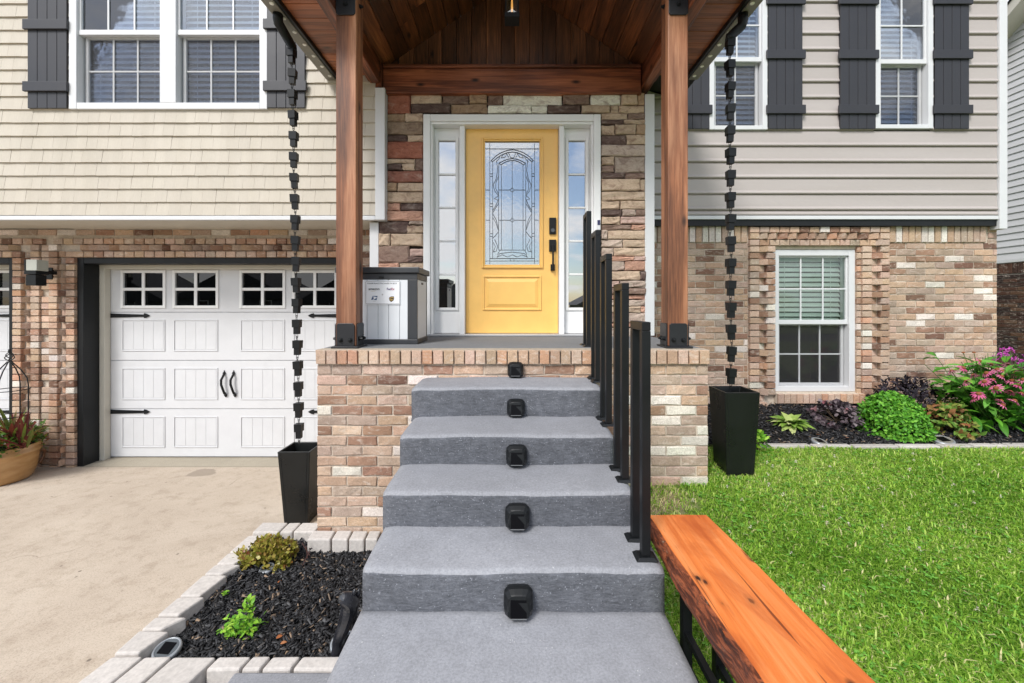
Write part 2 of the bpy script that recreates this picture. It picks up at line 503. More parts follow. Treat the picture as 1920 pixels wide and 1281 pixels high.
# ------------------------------------------------------------------ small geometry kits
def rough_block(w, h, d, mx=1, bev=0.006, jit=0.003, rel=0.002, rnd=random, nz=3):
    """a brick or stone: front towards -Y at y=-d, back at y=0, uneven edges"""
    xs = [-w / 2, -w / 2 + bev] + [(-w / 2 + bev + (w - 2 * bev) * (i + 1) / (mx + 1)) for i in range(mx)] + [w / 2 - bev, w / 2]
    zs = [-h / 2, -h / 2 + bev, h / 2 - bev, h / 2] if nz == 3 else [-h / 2, -h / 2 + bev, 0, h / 2 - bev, h / 2]
    nx_, nz_ = len(xs), len(zs)
    vs = []
    for j in range(nz_):
        for i in range(nx_):
            edge = i in (0, nx_ - 1) or j in (0, nz_ - 1)
            vs.append((xs[i] + rnd.uniform(-jit, jit), -d + (bev * 0.8 if edge else rnd.uniform(-rel, rel)), zs[j] + rnd.uniform(-jit, jit)))
    fs = []
    for j in range(nz_ - 1):
        for i in range(nx_ - 1):
            a = j * nx_ + i
            fs.append((a, a + 1, a + nx_ + 1, a + nx_))
    per = [i for i in range(nx_)] + [j * nx_ + nx_ - 1 for j in range(1, nz_)] + [(nz_ - 1) * nx_ + i for i in range(nx_ - 2, -1, -1)] + [j * nx_ for j in range(nz_ - 2, 0, -1)]
    n0 = len(vs)
    for k in per:
        vs.append((vs[k][0], 0.0, vs[k][2]))
    m = len(per)
    for q in range(m):
        fs.append((per[(q + 1) % m], per[q], n0 + q, n0 + (q + 1) % m))
    return vs, fs

def dogtooth_block(w, h, out, skew):
    """brick laid cornerwise: a wedge whose edge stands out"""
    xk = skew * w / 2
    b = 0.003
    vs = [(-w / 2, 0, -h / 2 + b), (xk, -out, -h / 2 + b), (w / 2, 0, -h / 2 + b), (-w / 2, 0, h / 2 - b), (xk, -out, h / 2 - b), (w / 2, 0, h / 2 - b)]
    return vs, [(0, 1, 4, 3), (1, 2, 5, 4), (0, 2, 1), (3, 4, 5)]

def mesh_of(name, vf, mat):
    me = bpy.data.meshes.new(name); me.from_pydata(vf[0], [], vf[1]); me.materials.append(mat); me.update()
    return me

def cut(x0, x1, holes):
    """intervals of [x0,x1] left after removing holes [(a,b),...]"""
    segs = [(x0, x1)]
    for a, b in holes:
        nxt = []
        for s0, s1 in segs:
            if b <= s0 or a >= s1: nxt.append((s0, s1)); continue
            if a > s0: nxt.append((s0, a))
            if b < s1: nxt.append((b, s1))
        segs = nxt
    return segs

def panel_holes(mb, x0, x1, z0, z1, y0, y1, holes):
    zs = sorted({z0, z1, *[h[2] for h in holes if z0 < h[2] < z1], *[h[3] for h in holes if z0 < h[3] < z1]})
    for a, b in zip(zs, zs[1:]):
        mid = (a + b) / 2
        for s0, s1 in cut(x0, x1, [(h[0], h[1]) for h in holes if h[2] < mid < h[3]]):
            mb.box(s0, s1, y0, y1, a, b)
    return mb

TAN = srgb(190, 162, 138); PINK = srgb(194, 168, 149); BROWN = srgb(158, 126, 106); DKB = srgb(120, 92, 78)
PALE = srgb(222, 214, 204); ORNG = srgb(194, 152, 126); GREIGE = srgb(178, 158, 142)
def brick_color(kind='wall'):
    if kind == 'wall': w = [(TAN, 4), (PINK, 3), (BROWN, 3.4), (DKB, 1.2), (PALE, 1.6), (GREIGE, 6), (ORNG, .25)]
    elif kind == 'head': w = [(TAN, 4), (PINK, 4), (BROWN, 2.6), (DKB, .7), (PALE, .6), (GREIGE, 2), (ORNG, .7)]
    elif kind == 'row': w = [(ORNG, 3), (TAN, 4), (PINK, 4)]
    else: w = [(GREIGE, 4), (PALE, 3), (TAN, 2)]
    c = random.choices([a for a, _ in w], [b for _, b in w])[0]
    k = random.uniform(0.86, 1.12)
    return tuple(min(1, x * k * random.uniform(0.97, 1.03)) for x in c)

CO = 0.0677; BL = 0.203; JT = 0.010
STRETCH = [mesh_of('brick', rough_block(BL - JT, CO - JT, 0.008, 2, 0.004, 0.0034, 0.003), BRK) for _ in range(14)]
STRETCH_H = [mesh_of('brick', rough_block(BL / 2 - JT, CO - JT, 0.008, 0, 0.004, 0.002, 0.0015), BRK) for _ in range(5)]
HEAD = [mesh_of('header_brick', rough_block(0.095, CO - JT, 0.045, 0, 0.004, 0.0018, 0.0015), BRK) for _ in range(6)]
SOLD = [mesh_of('soldier_brick', rough_block(CO - JT, 0.17, 0.022, 0, 0.004, 0.002, 0.002), BRK) for _ in range(5)]
ROWL = [mesh_of('rowlock_brick', rough_block(CO - 0.008, 0.092, 0.03, 0, 0.004, 0.002, 0.002), BRK) for _ in range(5)]
DOGA = [mesh_of('dogtooth_brick', dogtooth_block(0.078, CO - 0.004, 0.085, k), BRK) for k in (0.75, 0.55, 0.35)]
DOGB = [mesh_of('dogtooth_brick', dogtooth_block(0.078, CO - 0.004, 0.012, k), BRK) for k in (-0.6, -0.4)]
DOGR = [mesh_of('dogtooth_brick', dogtooth_block(0.125, CO - 0.006, 0.075, k), BRK) for k in (-0.45, -0.2, 0.1)]

COUNT = {}
JOIN = {}
def lay(me_list, x, y, z, parent, col, sx=1.0, limit=300, key=None, jitter=0.002):
    """put one brick on its wall; past the limit of a kind on one thing the rest collects into one joined part"""
    me = random.choice(me_list)
    key = (key or parent.name.split('.')[0]) + me.name.split('.')[0]
    COUNT[key] = COUNT.get(key, 0) + 1
    M = Matrix.Translation((x, y + random.uniform(-jitter, jitter), z)) @ Matrix.Rotation(random.uniform(-0.006, 0.006), 4, 'Y') @ Matrix.Diagonal((sx, 1, 1, 1))
    if COUNT[key] <= limit:
        inst(me.name.split('.')[0], me, M, parent, col)
    else:
        JOIN.setdefault((key, parent.name), [me.name.split('.')[0], parent, []])[2].append((me, M, col))

def flush_joined():
    for (key, _), (nm, parent, lst) in JOIN.items():
        vs = []; fs = []; cs = []
        for me, M, col in lst:
            n = len(vs)
            for v in me.vertices:
                vs.append(tuple(M @ v.co)); cs.append((*col, 1))
            for p in me.polygons:
                fs.append(tuple(i + n for i in p.vertices))
        me = bpy.data.meshes.new(nm); me.from_pydata(vs, [], fs); me.materials.append(BRK_J)
        a = me.color_attributes.new('tint', 'FLOAT_COLOR', 'POINT'); a.data.foreach_set('color', np.array(cs, np.float32).ravel())
        me.update()
        o = inst(nm + '_rest', me, None, parent)
        o.name = 'far_' + nm
        o['kind'] = 'stuff'

def running_bond(x0, x1, z0, z1, y, parent, holes=(), kind='wall', key=None, limit=300):
    row = 0
    z = z1 - CO / 2
    while z > z0:
        hs = [(h[0], h[1]) for h in holes if h[2] - 0.02 < z < h[3] + 0.02]
        for s0, s1 in cut(x0, x1, hs):
            x = s0 - (BL / 2 if row % 2 else 0)
            while x < s1 - 0.02:
                a, b = max(x, s0), min(x + BL, s1)
                if b - a > 0.03:
                    wdt = b - a
                    if wdt < BL * 0.7:
                        lay(STRETCH_H, (a + b) / 2, y, z, parent, brick_color(kind), (wdt - JT) / (BL / 2 - JT), limit, key)
                    else:
                        lay(STRETCH, (a + b) / 2, y, z, parent, brick_color(kind), (wdt - JT) / (BL - JT), limit, key)
                x += BL
        z -= CO; row += 1

# ================================================================== THE HOUSE
Y_SH, Y_ST, Y_LAP, Y_BR = 3.95, 4.05, 4.42, 4.49
house = thing('house', (0, Y_BR, 0), 'split level house with yellow front door, cream shingle upper wall, grey siding and brick below', 'house')

# ---- windows
def bar(mb, x0, x1, z0, z1, y0, y1): mb.box(x0, x1, y0, y1, z0, z1)

def sash(win, x0, x1, z0, z1, y, glass, cols, rows, rail=0.03, frame_m=WHITE_V, mun=0.014):
    mb = MB()
    mb.box(x0, x0 + rail, y, y + 0.03, z0, z1); mb.box(x1 - rail, x1, y, y + 0.03, z0, z1)
    mb.box(x0 + rail, x1 - rail, y + 0.001, y + 0.029, z0, z0 + rail); mb.box(x0 + rail, x1 - rail, y + 0.001, y + 0.029, z1 - rail, z1)
    mb.build('sash', frame_m, win, bevel=0.003)
    gx0, gx1, gz0, gz1 = x0 + rail, x1 - rail, z0 + rail, z1 - rail
    MB().box(gx0, gx1, y + 0.018, y + 0.021, gz0, gz1).build('pane', glass, win)
    for i in range(1, cols):
        x = gx0 + (gx1 - gx0) * i / cols
        MB().box(x - mun / 2, x + mun / 2, y + 0.009, y + 0.017, gz0, gz1).build('muntin', frame_m, win)
    for j in range(1, rows):
        z = gz0 + (gz1 - gz0) * j / rows
        MB().box(gx0, gx1, y + 0.0085, y + 0.0165, z - mun / 2, z + mun / 2).build('muntin', frame_m, win)

def blinds(win, x0, x1, z0, z1, y, pitch=0.054, tilt=54, depth=0.05):
    th = 0.003
    me = None
    z = z1 - 0.03
    mb = MB(); mb.box(-(x1 - x0) / 2, (x1 - x0) / 2, -depth / 2, depth / 2, -th / 2, th / 2)
    me = mb.mesh('slat', BLIND)
    while z > z0 + 0.01:
        M = Matrix.Translation(((x0 + x1) / 2, y, z)) @ Matrix.Rotation(R(tilt + random.uniform(-2, 2)), 4, 'X') @ Matrix.Rotation(random.uniform(-.004, .004), 4, 'Y')
        inst('slat', me, M, win)
        z -= pitch
    for x in (x0 + (x1 - x0) * 0.16, x0 + (x1 - x0) * 0.84):
        MB().box(x - 0.002, x + 0.002, y - 0.032, y - 0.030, z0, z1).build('ladder_cord', BLIND, win)

def room_box(win, x0, x1, z0, z1, y, d=0.5):
    mb = MB(); e = 0.02
    mb.box(x0 - e, x1 + e, y + d, y + d + e, z0 - e, z1 + e)
    mb.box(x0 - e, x0, y, y + d, z0 - e, z1 + e); mb.box(x1, x1 + e, y, y + d, z0 - e, z1 + e)
    mb.box(x0, x1, y, y + d, z0 - e, z0); mb.box(x0, x1, y, y + d, z1, z1 + e)
    mb.build('room', ROOM, win)

def window(x0, x1, z0, z1, y, fr=0.06, mid=None, cols=2, rows=2, up=GLASS_UP, low=GLASS_SCR, blind_to=0.0, lowrow=2, mull=(), proud=0.03):
    """double hung: x0..z1 outer frame; mid = height of meeting rail"""
    mb = MB(); yf = y - proud
    mb.box(x0, x0 + fr, yf, y + 0.10, z0, z1); mb.box(x1 - fr, x1, yf, y + 0.10, z0, z1)
    mb.box(x0 + fr, x1 - fr, yf + 0.002, y + 0.098, z0, z0 + fr * 0.85); mb.box(x0 + fr, x1 - fr, yf + 0.002, y + 0.098, z1 - fr, z1)
    bays = [x0 + fr] + [e for m in mull for e in m] + [x1 - fr]
    for a, b in mull:
        mb.box(a, b, yf + 0.001, y + 0.097, z0 + fr * 0.85, z1 - fr)
    win = mb.build('window', WHITE_V, house, bevel=0.004)
    for a, b in zip(bays[0::2], bays[1::2]):
        sash(win, a, b, mid - 0.02, z1 - fr, y - 0.005, up, cols, rows, 0.018)
        # lower sash sits further in, its track showing at the sides
        sash(win, a + 0.02, b - 0.012, z0 + fr * 0.85, mid - 0.035, y + 0.035, low, cols, lowrow, 0.026)
        MB().box(a + 0.021, b - 0.013, y + 0.026, y + 0.0275, z0 + fr * 0.85, mid - 0.048).build('insect_screen', SCREEN, win)
        MB().box(a, b, y - 0.010, y + 0.060, mid - 0.047, mid - 0.0).build('meeting_rail', WHITE_V, win, bevel=0.003)
        room_box(win, a, b, z0 + 0.03, z1 - 0.03, y + 0.101, 0.45)
        blinds(win, a + 0.006, b - 0.006, z0 + 0.06 + blind_to, z1 - fr, y + 0.102)
    return win

W_LEFT = (px(135, Y_SH), px(504, Y_SH), pz(207, Y_SH), pz(207, Y_SH) + 1.52)
W_RA = (px(1328, Y_LAP), px(1436, Y_LAP), pz(245, Y_LAP), pz(245, Y_LAP) + 1.50)
W_RB = (px(1638, Y_LAP), px(1745, Y_LAP), pz(243, Y_LAP), pz(243, Y_LAP) + 1.50)
W_LOW = (px(1449.5, Y_BR), px(1603.5, Y_BR), pz(734, Y_BR), pz(468.5, Y_BR))

window(*W_LEFT, Y_SH, 0.07, pz(57, Y_SH), 3, 2, lowrow=2, mull=((px(304, Y_SH), px(334, Y_SH)),))
window(*W_RA, Y_LAP, 0.05, pz(108, Y_LAP), 2, 2)
window(*W_RB, Y_LAP, 0.05, pz(112, Y_LAP), 2, 2)
window(*W_LOW, Y_BR + 0.03, 0.062, pz(600, Y_BR), 3, 2, up=GLASS_LOW, low=GLASS_BSC, blind_to=0.60, lowrow=2, proud=0.03)
# insect screen behind the basement window's lower sash
# ---- shutters
def shutter(x0, x1, z0, z1, y, battens):
    back = MB().box(x0 + 0.004, x1 - 0.004, y - 0.022, y - 0.002, z0 + 0.003, z1)
    sh = back.build('shutter', CHAR, house)
    n = 4
    w = (x1 - x0) / n
    for i in range(n):
        MB().box(x0 + i * w + 0.0022, x0 + (i + 1) * w - 0.0022, y - 0.034, y - 0.021, z0, z1).build('board', CHAR, sh, bevel=0.002)
    for zb in battens:
        e = 0.02 * (1 if random.random() < 2 else 0)
        MB().box(x0 - 0.025, x1 + 0.02, y - 0.056, y - 0.033, zb - 0.045, zb + 0.045).build('batten', CHAR, sh, bevel=0.004)
        for xs in (x0 + 0.05, x1 - 0.06):
            MB().lathe([(0, -0.058), (0.006, -0.058), (0.006, -0.054)], n=8).build('screw', LEAD, sh).matrix_basis = Matrix.Translation((xs, y - 0.002, zb)) @ Matrix.Rotation(R(-90), 4, 'X') @ Matrix.Translation((0, 0, 0.0)) @ Matrix.Scale(-1, 4, (0, 0, 1))
shutter(px(59, Y_SH), px(132, Y_SH), pz(206, Y_SH), pz(206, Y_SH) + 1.52, Y_SH, [pz(167, Y_SH), pz(52, Y_SH), pz(52, Y_SH) + 0.56])
shutter(px(504, Y_SH), px(575, Y_SH), pz(205, Y_SH), pz(205, Y_SH) + 1.52, Y_SH, [pz(166, Y_SH), pz(51, Y_SH), pz(51, Y_SH) + 0.56])
for a, b in ((1264, 1328), (1437, 1501), (1571, 1637), (1747, 1811)):
    shutter(px(a, Y_LAP), px(b, Y_LAP), pz(244, Y_LAP), pz(244, Y_LAP) + 1.5, Y_LAP, [pz(209, Y_LAP), pz(107, Y_LAP), pz(6, Y_LAP), pz(6, Y_LAP) + 0.56])

# ---- cream shingle wall over the garage
SHX0, SHX1 = -7.5, px(706, Y_SH)
SHZ0, SHZ1 = pz(405, Y_SH), 4.98
mb = panel_holes(MB(), SHX0, SHX1, SHZ0, SHZ1, Y_SH + 0.012, Y_SH + 0.10, [W_LEFT])
sh_wall = mb.build('shingle_wall', SHADE_BACK, house)
z = SHZ0; row = 0
EXPO = (pz(207, Y_SH) - SHZ0) / 8.0
SHCOL = srgb(190, 182, 168)
far = MB()
while z < SHZ1 - 0.02:
    x = SHX0 + (row * 0.37 % 1) * 0.12
    hs = [(W_LEFT[0] - 0.0, W_LEFT[1] + 0.0)] if z > W_LEFT[2] - 0.03 else []
    while x < SHX1:
        w = random.choice((0.088, 0.098, 0.104, 0.112, 0.125))
        for a, b in cut(max(x, SHX0), min(x + w, SHX1), hs):
            if b - a < 0.012: continue
            t = random.uniform(0, 0.0015)
            drop = 0.003 + random.uniform(-0.0012, 0.0012)
            sk = random.uniform(-0.0015, 0.0015) + 0.003
            g = 0.0006
            bt = [(a + g, Y_SH - 0.017 - t, z + drop), (b - g, Y_SH - 0.017 - t, z + drop), (b - g, Y_SH + 0.010, z + drop), (a + g, Y_SH + 0.010, z + drop)]
            tp = [(a + g + sk, Y_SH - 0.001 - t, z + EXPO + 0.006), (b - g + sk, Y_SH - 0.001 - t, z + EXPO + 0.006), (b - g + sk, Y_SH + 0.011, z + EXPO + 0.006), (a + g + sk, Y_SH + 0.011, z + EXPO + 0.006)]
            if b < -4.78:
                far.hexa(bt, tp)
            else:
                k = random.uniform(0.965, 1.03)
                MB().hexa(bt, tp).build('shingle', SHINGLE, sh_wall, color=tuple(c * k for c in SHCOL))
        x += w
    z += EXPO; row += 1
o = far.build('far_shingle', SHINGLE, sh_wall, color=SHCOL); o['kind'] = 'stuff'
# trims of the shingle wall and its soffit
MB().box(px(704.5, Y_SH), px(722.5, Y_SH), Y_SH - 0.02, Y_ST - 0.03, pz(413, Y_SH), 3.698).build('corner_trim', WHITE_V, house, bevel=0.003)
MB().box(SHX0, px(704, Y_SH), Y_SH - 0.016, Y_SH + 0.03, pz(413, Y_SH), SHZ0 - 0.001).build('base_trim', WHITE_V, house, bevel=0.003)
sof = MB().box(SHX0, px(722, Y_SH), Y_SH + 0.031, Y_BR + 0.02, pz(412, Y_SH) + 0.012, pz(412, Y_SH) + 0.03).build('soffit', CREAM, house)
for i in range(34):
    xa = px(722, Y_SH) - 0.002 - i * 0.10
    MB().box(xa - 0.098, xa, Y_SH + 0.032, Y_BR - 0.0, pz(412, Y_SH) + 0.001, pz(412, Y_SH) + 0.011).build('soffit_panel', CREAM, sof)

# ---- grey lap siding on the right
LX0, LX1 = 1.30, px(1868, Y_LAP)
LZ0, LZ1 = pz(405, Y_LAP), 5.0
holes_lap = [W_RA, W_RB]
lap = panel_holes(MB(), LX0, LX1, LZ0, LZ1, Y_LAP + 0.012, Y_LAP + 0.06, holes_lap).build('lap_siding', SHADE_BACK, house)
EX = 29.9 * Y_LAP / 800
LCOL = srgb(177, 169, 165)
ztop = pz(245.5, Y_LAP) + EX * 9
z = ztop
while z > LZ0 + 0.006:
    zb, zt = max(z - EX, LZ0), z
    zm = (zb + zt) / 2
    for a, b in cut(LX0, LX1, [(h[0], h[1]) for h in holes_lap if h[2] - 0.01 < zm < h[3]]):
        prof = [(Y_LAP - 0.019, zb + 0.009), (Y_LAP + 0.004, zb + 0.004), (Y_LAP + 0.012, zb), (Y_LAP + 0.012, zt), (Y_LAP + 0.006, zt), (Y_LAP - 0.004, zt - 0.012), (Y_LAP - 0.010, zb + 0.040), (Y_LAP - 0.0205, zb + 0.019)]
        k = random.uniform(0.985, 1.015)
        MB().prism(prof, 'x', a, b).build('siding_board', SIDING, lap, color=tuple(c * k for c in LCOL))
    z -= EX
MB().box(LX0, LX1, Y_LAP - 0.022, Y_LAP + 0.03, pz(412, Y_LAP), LZ0 - 0.001).build('base_trim', WHITE_V, house, bevel=0.002)
MB().box(LX0, px(1868, Y_LAP), Y_LAP - 0.003, Y_BR + 0.05, pz(423.5, Y_LAP), pz(412, Y_LAP) - 0.001).build('sill_flashing', BLACK, house)
MB().box(px(1868.5, Y_LAP), px(1883, Y_LAP), Y_LAP - 0.03, Y_LAP + 0.10, pz(430, Y_LAP), 5.0).build('corner_trim', WHITE_V, house, bevel=0.003)

# ---- brick under the siding
BX0, BX1 = 1.32, px(1868.5, Y_BR)
BZ1 = pz(424, Y_BR)
SUR = (px(1402, Y_BR), px(1662, Y_BR), 0.60, pz(424.5, Y_BR))      # window surround
HOLE = (W_LOW[0] - 0.004, W_LOW[1] + 0.004, W_LOW[2] - 0.002, W_LOW[3] + 0.004)
bw = panel_holes(MB(), BX0, BX1, 0.2, BZ1, Y_BR, Y_BR + 0.10, [HOLE]).build('brick_wall', MORTAR, house)
SOLH = 0.172
x = BX0 + 0.03
while x < BX1 - 0.12:
    if not (SUR[0] - 0.03 < x < SUR[1] + 0.03) and x > 1.42:
        lay(SOLD, x, Y_BR, BZ1 - SOLH / 2 - 0.002, bw, brick_color('pale'), key='house')
    x += CO
running_bond(BX0, BX1, 0.42, BZ1 - SOLH - 0.006, Y_BR, bw, [SUR], key='house')
running_bond(BX1 - 0.10, BX1, BZ1 - SOLH, BZ1, Y_BR, bw, [], key='house')
# surround of the basement window: header columns and dogtooth columns
zc = BZ1 - 0.012 - CO / 2
rowz = [zc - i * CO for i in range(30)]
hx = [px(1411, Y_BR), px(1441, Y_BR), px(1620, Y_BR), px(1653, Y_BR)]
dx = [px(1426, Y_BR), px(1636.5, Y_BR)]
n = int((SUR[1] - SUR[0]) / 0.106)
for i in range(n + 1):
    xx = SUR[0] + 0.05 + i * (SUR[1] - SUR[0] - 0.10) / n
    lay(HEAD, xx, Y_BR, rowz[0], bw, brick_color('head'), key='house', limit=400)
    if hx[0] + 0.06 < xx < hx[3] - 0.06:
        lay(DOGR, xx, Y_BR - 0.004, rowz[1], bw, brick_color('head'), 0.85, key='house')
        lay(HEAD, xx, Y_BR, rowz[2], bw, brick_color('head'), key='house', limit=400)
for i, zz in enumerate(rowz[1:]):
    if zz < 0.58: break
    for k, xx in enumerate(hx):
        if k in (1, 2) and (i < 2 or zz < W_LOW[2] - 0.06): continue
        lay(HEAD, xx, Y_BR, zz, bw, brick_color('head'), key='house', limit=400)
    if 2 <= i and zz > W_LOW[2] - 0.03:
        lay(HEAD, px(1607.6, Y_BR), Y_BR + 0.022, zz, bw, brick_color('head'), 0.42, key='house', limit=400)
    if i >= 1:
        for k, xx in enumerate(dx):
            M = DOGA if (i + k) % 2 == 0 else DOGB
            lay(M, xx, Y_BR - 0.003, zz, bw, brick_color('head'), 0.95, key='house')
# rowlock sill
sl = MB().box(px(1451, Y_BR), px(1613, Y_BR), Y_BR - 0.05, Y_BR - 0.001, W_LOW[2] - 0.115, W_LOW[2] - 0.014).build('window_sill', MORTAR, house)
nb = 14
for i in range(nb):
    xa = px(1451, Y_BR); xb = px(1613, Y_BR); w = (xb - xa) / nb
    inst('rowlock_brick', random.choice(ROWL), Matrix.Translation((xa + (i + .5) * w, Y_BR - 0.045, W_LOW[2] - 0.064)) @ Matrix.Diagonal(((w - 0.007) / (CO - 0.008), 1, 1.06, 1)), sl, brick_color('row'))

# ---- garage brick
GX0, GX1 = px(146.5, Y_BR), -1.70           # opening of the right-hand garage door
G2X1 = px(31, Y_BR); G2X0 = G2X1 - (GX1 - GX0)
GZT = pz(483.5, Y_BR)
gh = [(GX0, GX1, -1, GZT), (G2X0, G2X1, -1, GZT)]
gw = panel_holes(MB(), G2X0 - 0.3, -1.20, -0.1, 2.49, Y_BR, Y_BR + 0.30, gh).build('garage_brick_wall', MORTAR, house)
rows = [GZT + 0.032 + CO * i for i in range(5)]
x = -5.9
while x < -1.72:
    if x > GX0 - 0.05 or x < G2X1:
        lay(HEAD, x, Y_BR, rows[0], gw, brick_color('head'), key='house', limit=400)
        lay(DOGR, x + 0.05, Y_BR - 0.004, rows[1], gw, brick_color('head'), 0.82, key='house')
    if not (px(80, Y_BR) < x < px(100, Y_BR)):
        lay(HEAD, x, Y_BR, rows[2], gw, brick_color('head'), key='house', limit=400)
    x += 0.106
colx = [px(40, Y_BR), px(73.5, Y_BR), px(90.5, Y_BR), px(107.5, Y_BR), px(139, Y_BR)]
dogx = [px(57, Y_BR), px(124, Y_BR)]
zz = rows[1]; i = 0
while zz > -0.03:
    for k, xx in enumerate(colx):
        if k == 2 and i > 2 and i % 7 == 0: continue
        if i == 0 and k in (0, 4): continue
        lay(HEAD, xx, Y_BR + (0.018 if k == 2 else 0), zz, gw, brick_color('head'), 0.93, key='house', limit=400)
    if i > 0:
        for k, xx in enumerate(dogx):
            lay(DOGA if (i + k) % 2 == 0 else DOGB, xx, Y_BR - 0.003, zz, gw, brick_color('head'), 0.98, key='house')
    zz -= CO; i += 1
running_bond(-5.8, -1.25, rows[3] - CO / 2, 2.49, Y_BR, gw, key='house')
running_bond(-1.69, -1.25, 0.9, rows[3] - CO / 2, Y_BR, gw, key='house')

# ---- garage doors
def garage_door(ox0, ox1):
    """steel carriage-style door of four sections in a black-trimmed opening"""
    yb = Y_BR
    cx = (ox0 + ox1) / 2
    T = 0.067
    fr = MB()
    fr.box(ox0, ox0 + T, yb - 0.012, yb + 0.16, -0.05, GZT); fr.box(ox1 - T, ox1, yb - 0.012, yb + 0.16, -0.05, GZT)
    fr.box(ox0 + T, ox1 - T, yb - 0.011, yb + 0.16, GZT - 0.062, GZT)
    f = fr.build('garage_door_frame', BLACK, house, bevel=0.004)
    YD = 4.73
    st = MB()
    st.box(ox0 + T - 0.001, ox0 + T + 0.055, yb + 0.161, YD - 0.005, -0.05, GZT - 0.03); st.box(ox1 - T - 0.055, ox1 - T + 0.001, yb + 0.161, YD - 0.005, -0.05, GZT - 0.03)
    st.box(ox0 + T + 0.055, ox1 - T - 0.055, yb + 0.162, YD - 0.006, GZT - 0.105, GZT - 0.03)
    st.build('door_stop', CREAM, house, bevel=0.004)
    DX0, DX1 = ox0 + T + 0.02, ox1 - T - 0.02
    zt = [0.012, pz(767, YD), pz(676, YD), pz(585.5, YD), GZT - 0.06]
    door = MB().box(DX0, DX1, YD + 0.025, YD + 0.05, 0.0, zt[-1]).build('garage_door', DOORW, house)
    us = [-0.835, -0.335, 0.335, 0.835]
    us = [(-1.19, -0.70), (-0.61, -0.12), (0.12, 0.61), (0.70, 1.19)]
    us = [(px(232, YD) + 3.136, px(306, YD) + 3.136), (px(329, YD) + 3.136, px(405, YD) + 3.136), (-(px(405, YD) + 3.136), -(px(329, YD) + 3.136)), (-(px(306, YD) + 3.136), -(px(232, YD) + 3.136))]
    for k in range(4):
        z0, z1 = zt[k] + 0.003, zt[k + 1] - 0.003
        hz0, hz1 = z0 + 0.12, z1 - 0.10
        if k == 3:
            hz0, hz1 = pz(573, YD), pz(512, YD)
            holes = [(cx + a, cx + b, hz0, hz1) for a, b in us]
            s_ = panel_holes(MB(), DX0, DX1, z0, z1, YD, YD + 0.024, holes).build('door_section', DOORW, door)
            for a, b in us:
                xa, xb = cx + a, cx + b
                wf = MB()
                for e0, e1, t in ((0.0, 0.030, 0.014),):
                    wf.box(xa - e1, xa, YD - t, YD - 0.0005, hz0 - e1, hz1 + e1); wf.box(xb, xb + e1, YD - t, YD - 0.0005, hz0 - e1, hz1 + e1)
                    wf.box(xa, xb, YD - t + 0.001, YD - 0.0005, hz0 - e1, hz0); wf.box(xa, xb, YD - t + 0.001, YD - 0.0005, hz1, hz1 + e1)
                wf.build('window_frame', WHITE, door, bevel=0.004)
                mx_, mz_ = (xa + xb) / 2, (hz0 + hz1) / 2
                MB().box(mx_ - 0.016, mx_ + 0.016, YD - 0.010, YD + 0.004, hz0, hz1).build('muntin', WHITE, door, bevel=0.003)
                MB().box(xa, xb, YD - 0.009, YD + 0.003, mz_ - 0.016, mz_ + 0.016).build('muntin', WHITE, door, bevel=0.003)
                MB().box(xa, xb, YD + 0.010, YD + 0.014, hz0, hz1).build('pane', GLASS_GAR, door)
                MB().box(xa - .01, xb + .01, YD + 0.0205, YD + 0.0235, hz0 - .01, hz1 + .01).build('pane_backing', BLACK, door)
        else:
            mbs = MB().box(DX0, DX1, YD, YD + 0.024, z0, z1)
            mbs.build('door_section', DOORW, door, bevel=0.003)
            for a, b in us:
                xa, xb = cx + a, cx + b
                st = MB(); e = 0.02
                # stamped rim: thin raised frame then planks
                st.box(xa - e, xa - e + 0.011, YD - 0.008, YD - 0.0003, hz0 - e, hz1 + e); st.box(xb + e - 0.011, xb + e, YD - 0.008, YD - 0.0003, hz0 - e, hz1 + e)
                st.box(xa - e, xb + e, YD - 0.0079, YD - 0.0003, hz0 - e, hz0 - e + 0.011); st.box(xa - e, xb + e, YD - 0.0079, YD - 0.0003, hz1 + e - 0.011, hz1 + e)
                st.build('stamped_rim', DOORW, door, bevel=0.003)
                w = (xb - xa) / 4
                for q in range(4):
                    MB().box(xa + q * w + 0.0009, xa + (q + 1) * w - 0.0009, YD - 0.003, YD - 0.0003, hz0, hz1).build('stamped_plank', DOORW, door, bevel=0.0015)
    # strap hinges
    for zc_ in (pz(592, YD), pz(772, YD)):
        for sgn, xe in ((1, DX0 + 0.012), (-1, DX1 - 0.012)):
            L_ = 0.46
            poly = [(0, -0.024), (L_ * 0.85, -0.013), (L_ * 0.85, -0.013), (L_ * 0.86, -0.027), (L_ * 0.92, -0.021), (L_, 0), (L_ * 0.92, 0.021), (L_ * 0.86, 0.027), (L_ * 0.85, 0.013), (0, 0.024)]
            poly = [(xe + sgn * a, zc_ + b) for a, b in poly]
            MB().prism(poly, 'y', YD - 0.010, YD - 0.004).build('strap_hinge', BLACKM, door)
    for sx_ in (-1, 1):
        xh = cx + sx_ * 0.052; zc_ = pz(720, YD)
        pts = [(xh, YD - 0.006, zc_ + 0.115), (xh + 0.004, YD - 0.03, zc_ + 0.095), (xh - 0.010, YD - 0.045, zc_ + 0.05), (xh - 0.006, YD - 0.05, zc_), (xh + 0.008, YD - 0.045, zc_ - 0.05), (xh + 0.016, YD - 0.03, zc_ - 0.10), (xh + 0.016, YD - 0.006, zc_ - 0.12)]
        h_ = MB().tube(pts, 0.012, 8)
        for xq, zq, sg in ((xh, zc_ + 0.12, 1), (xh + 0.016, zc_ - 0.125, -1)):
            h_.prism([(xq - 0.018, zq), (xq, zq - 0.022), (xq + 0.018, zq), (xq + 0.004, zq + 0.018), (xq, zq + 0.034 * 1), (xq - 0.004, zq + 0.018)], 'y', YD - 0.012, YD - 0.004)
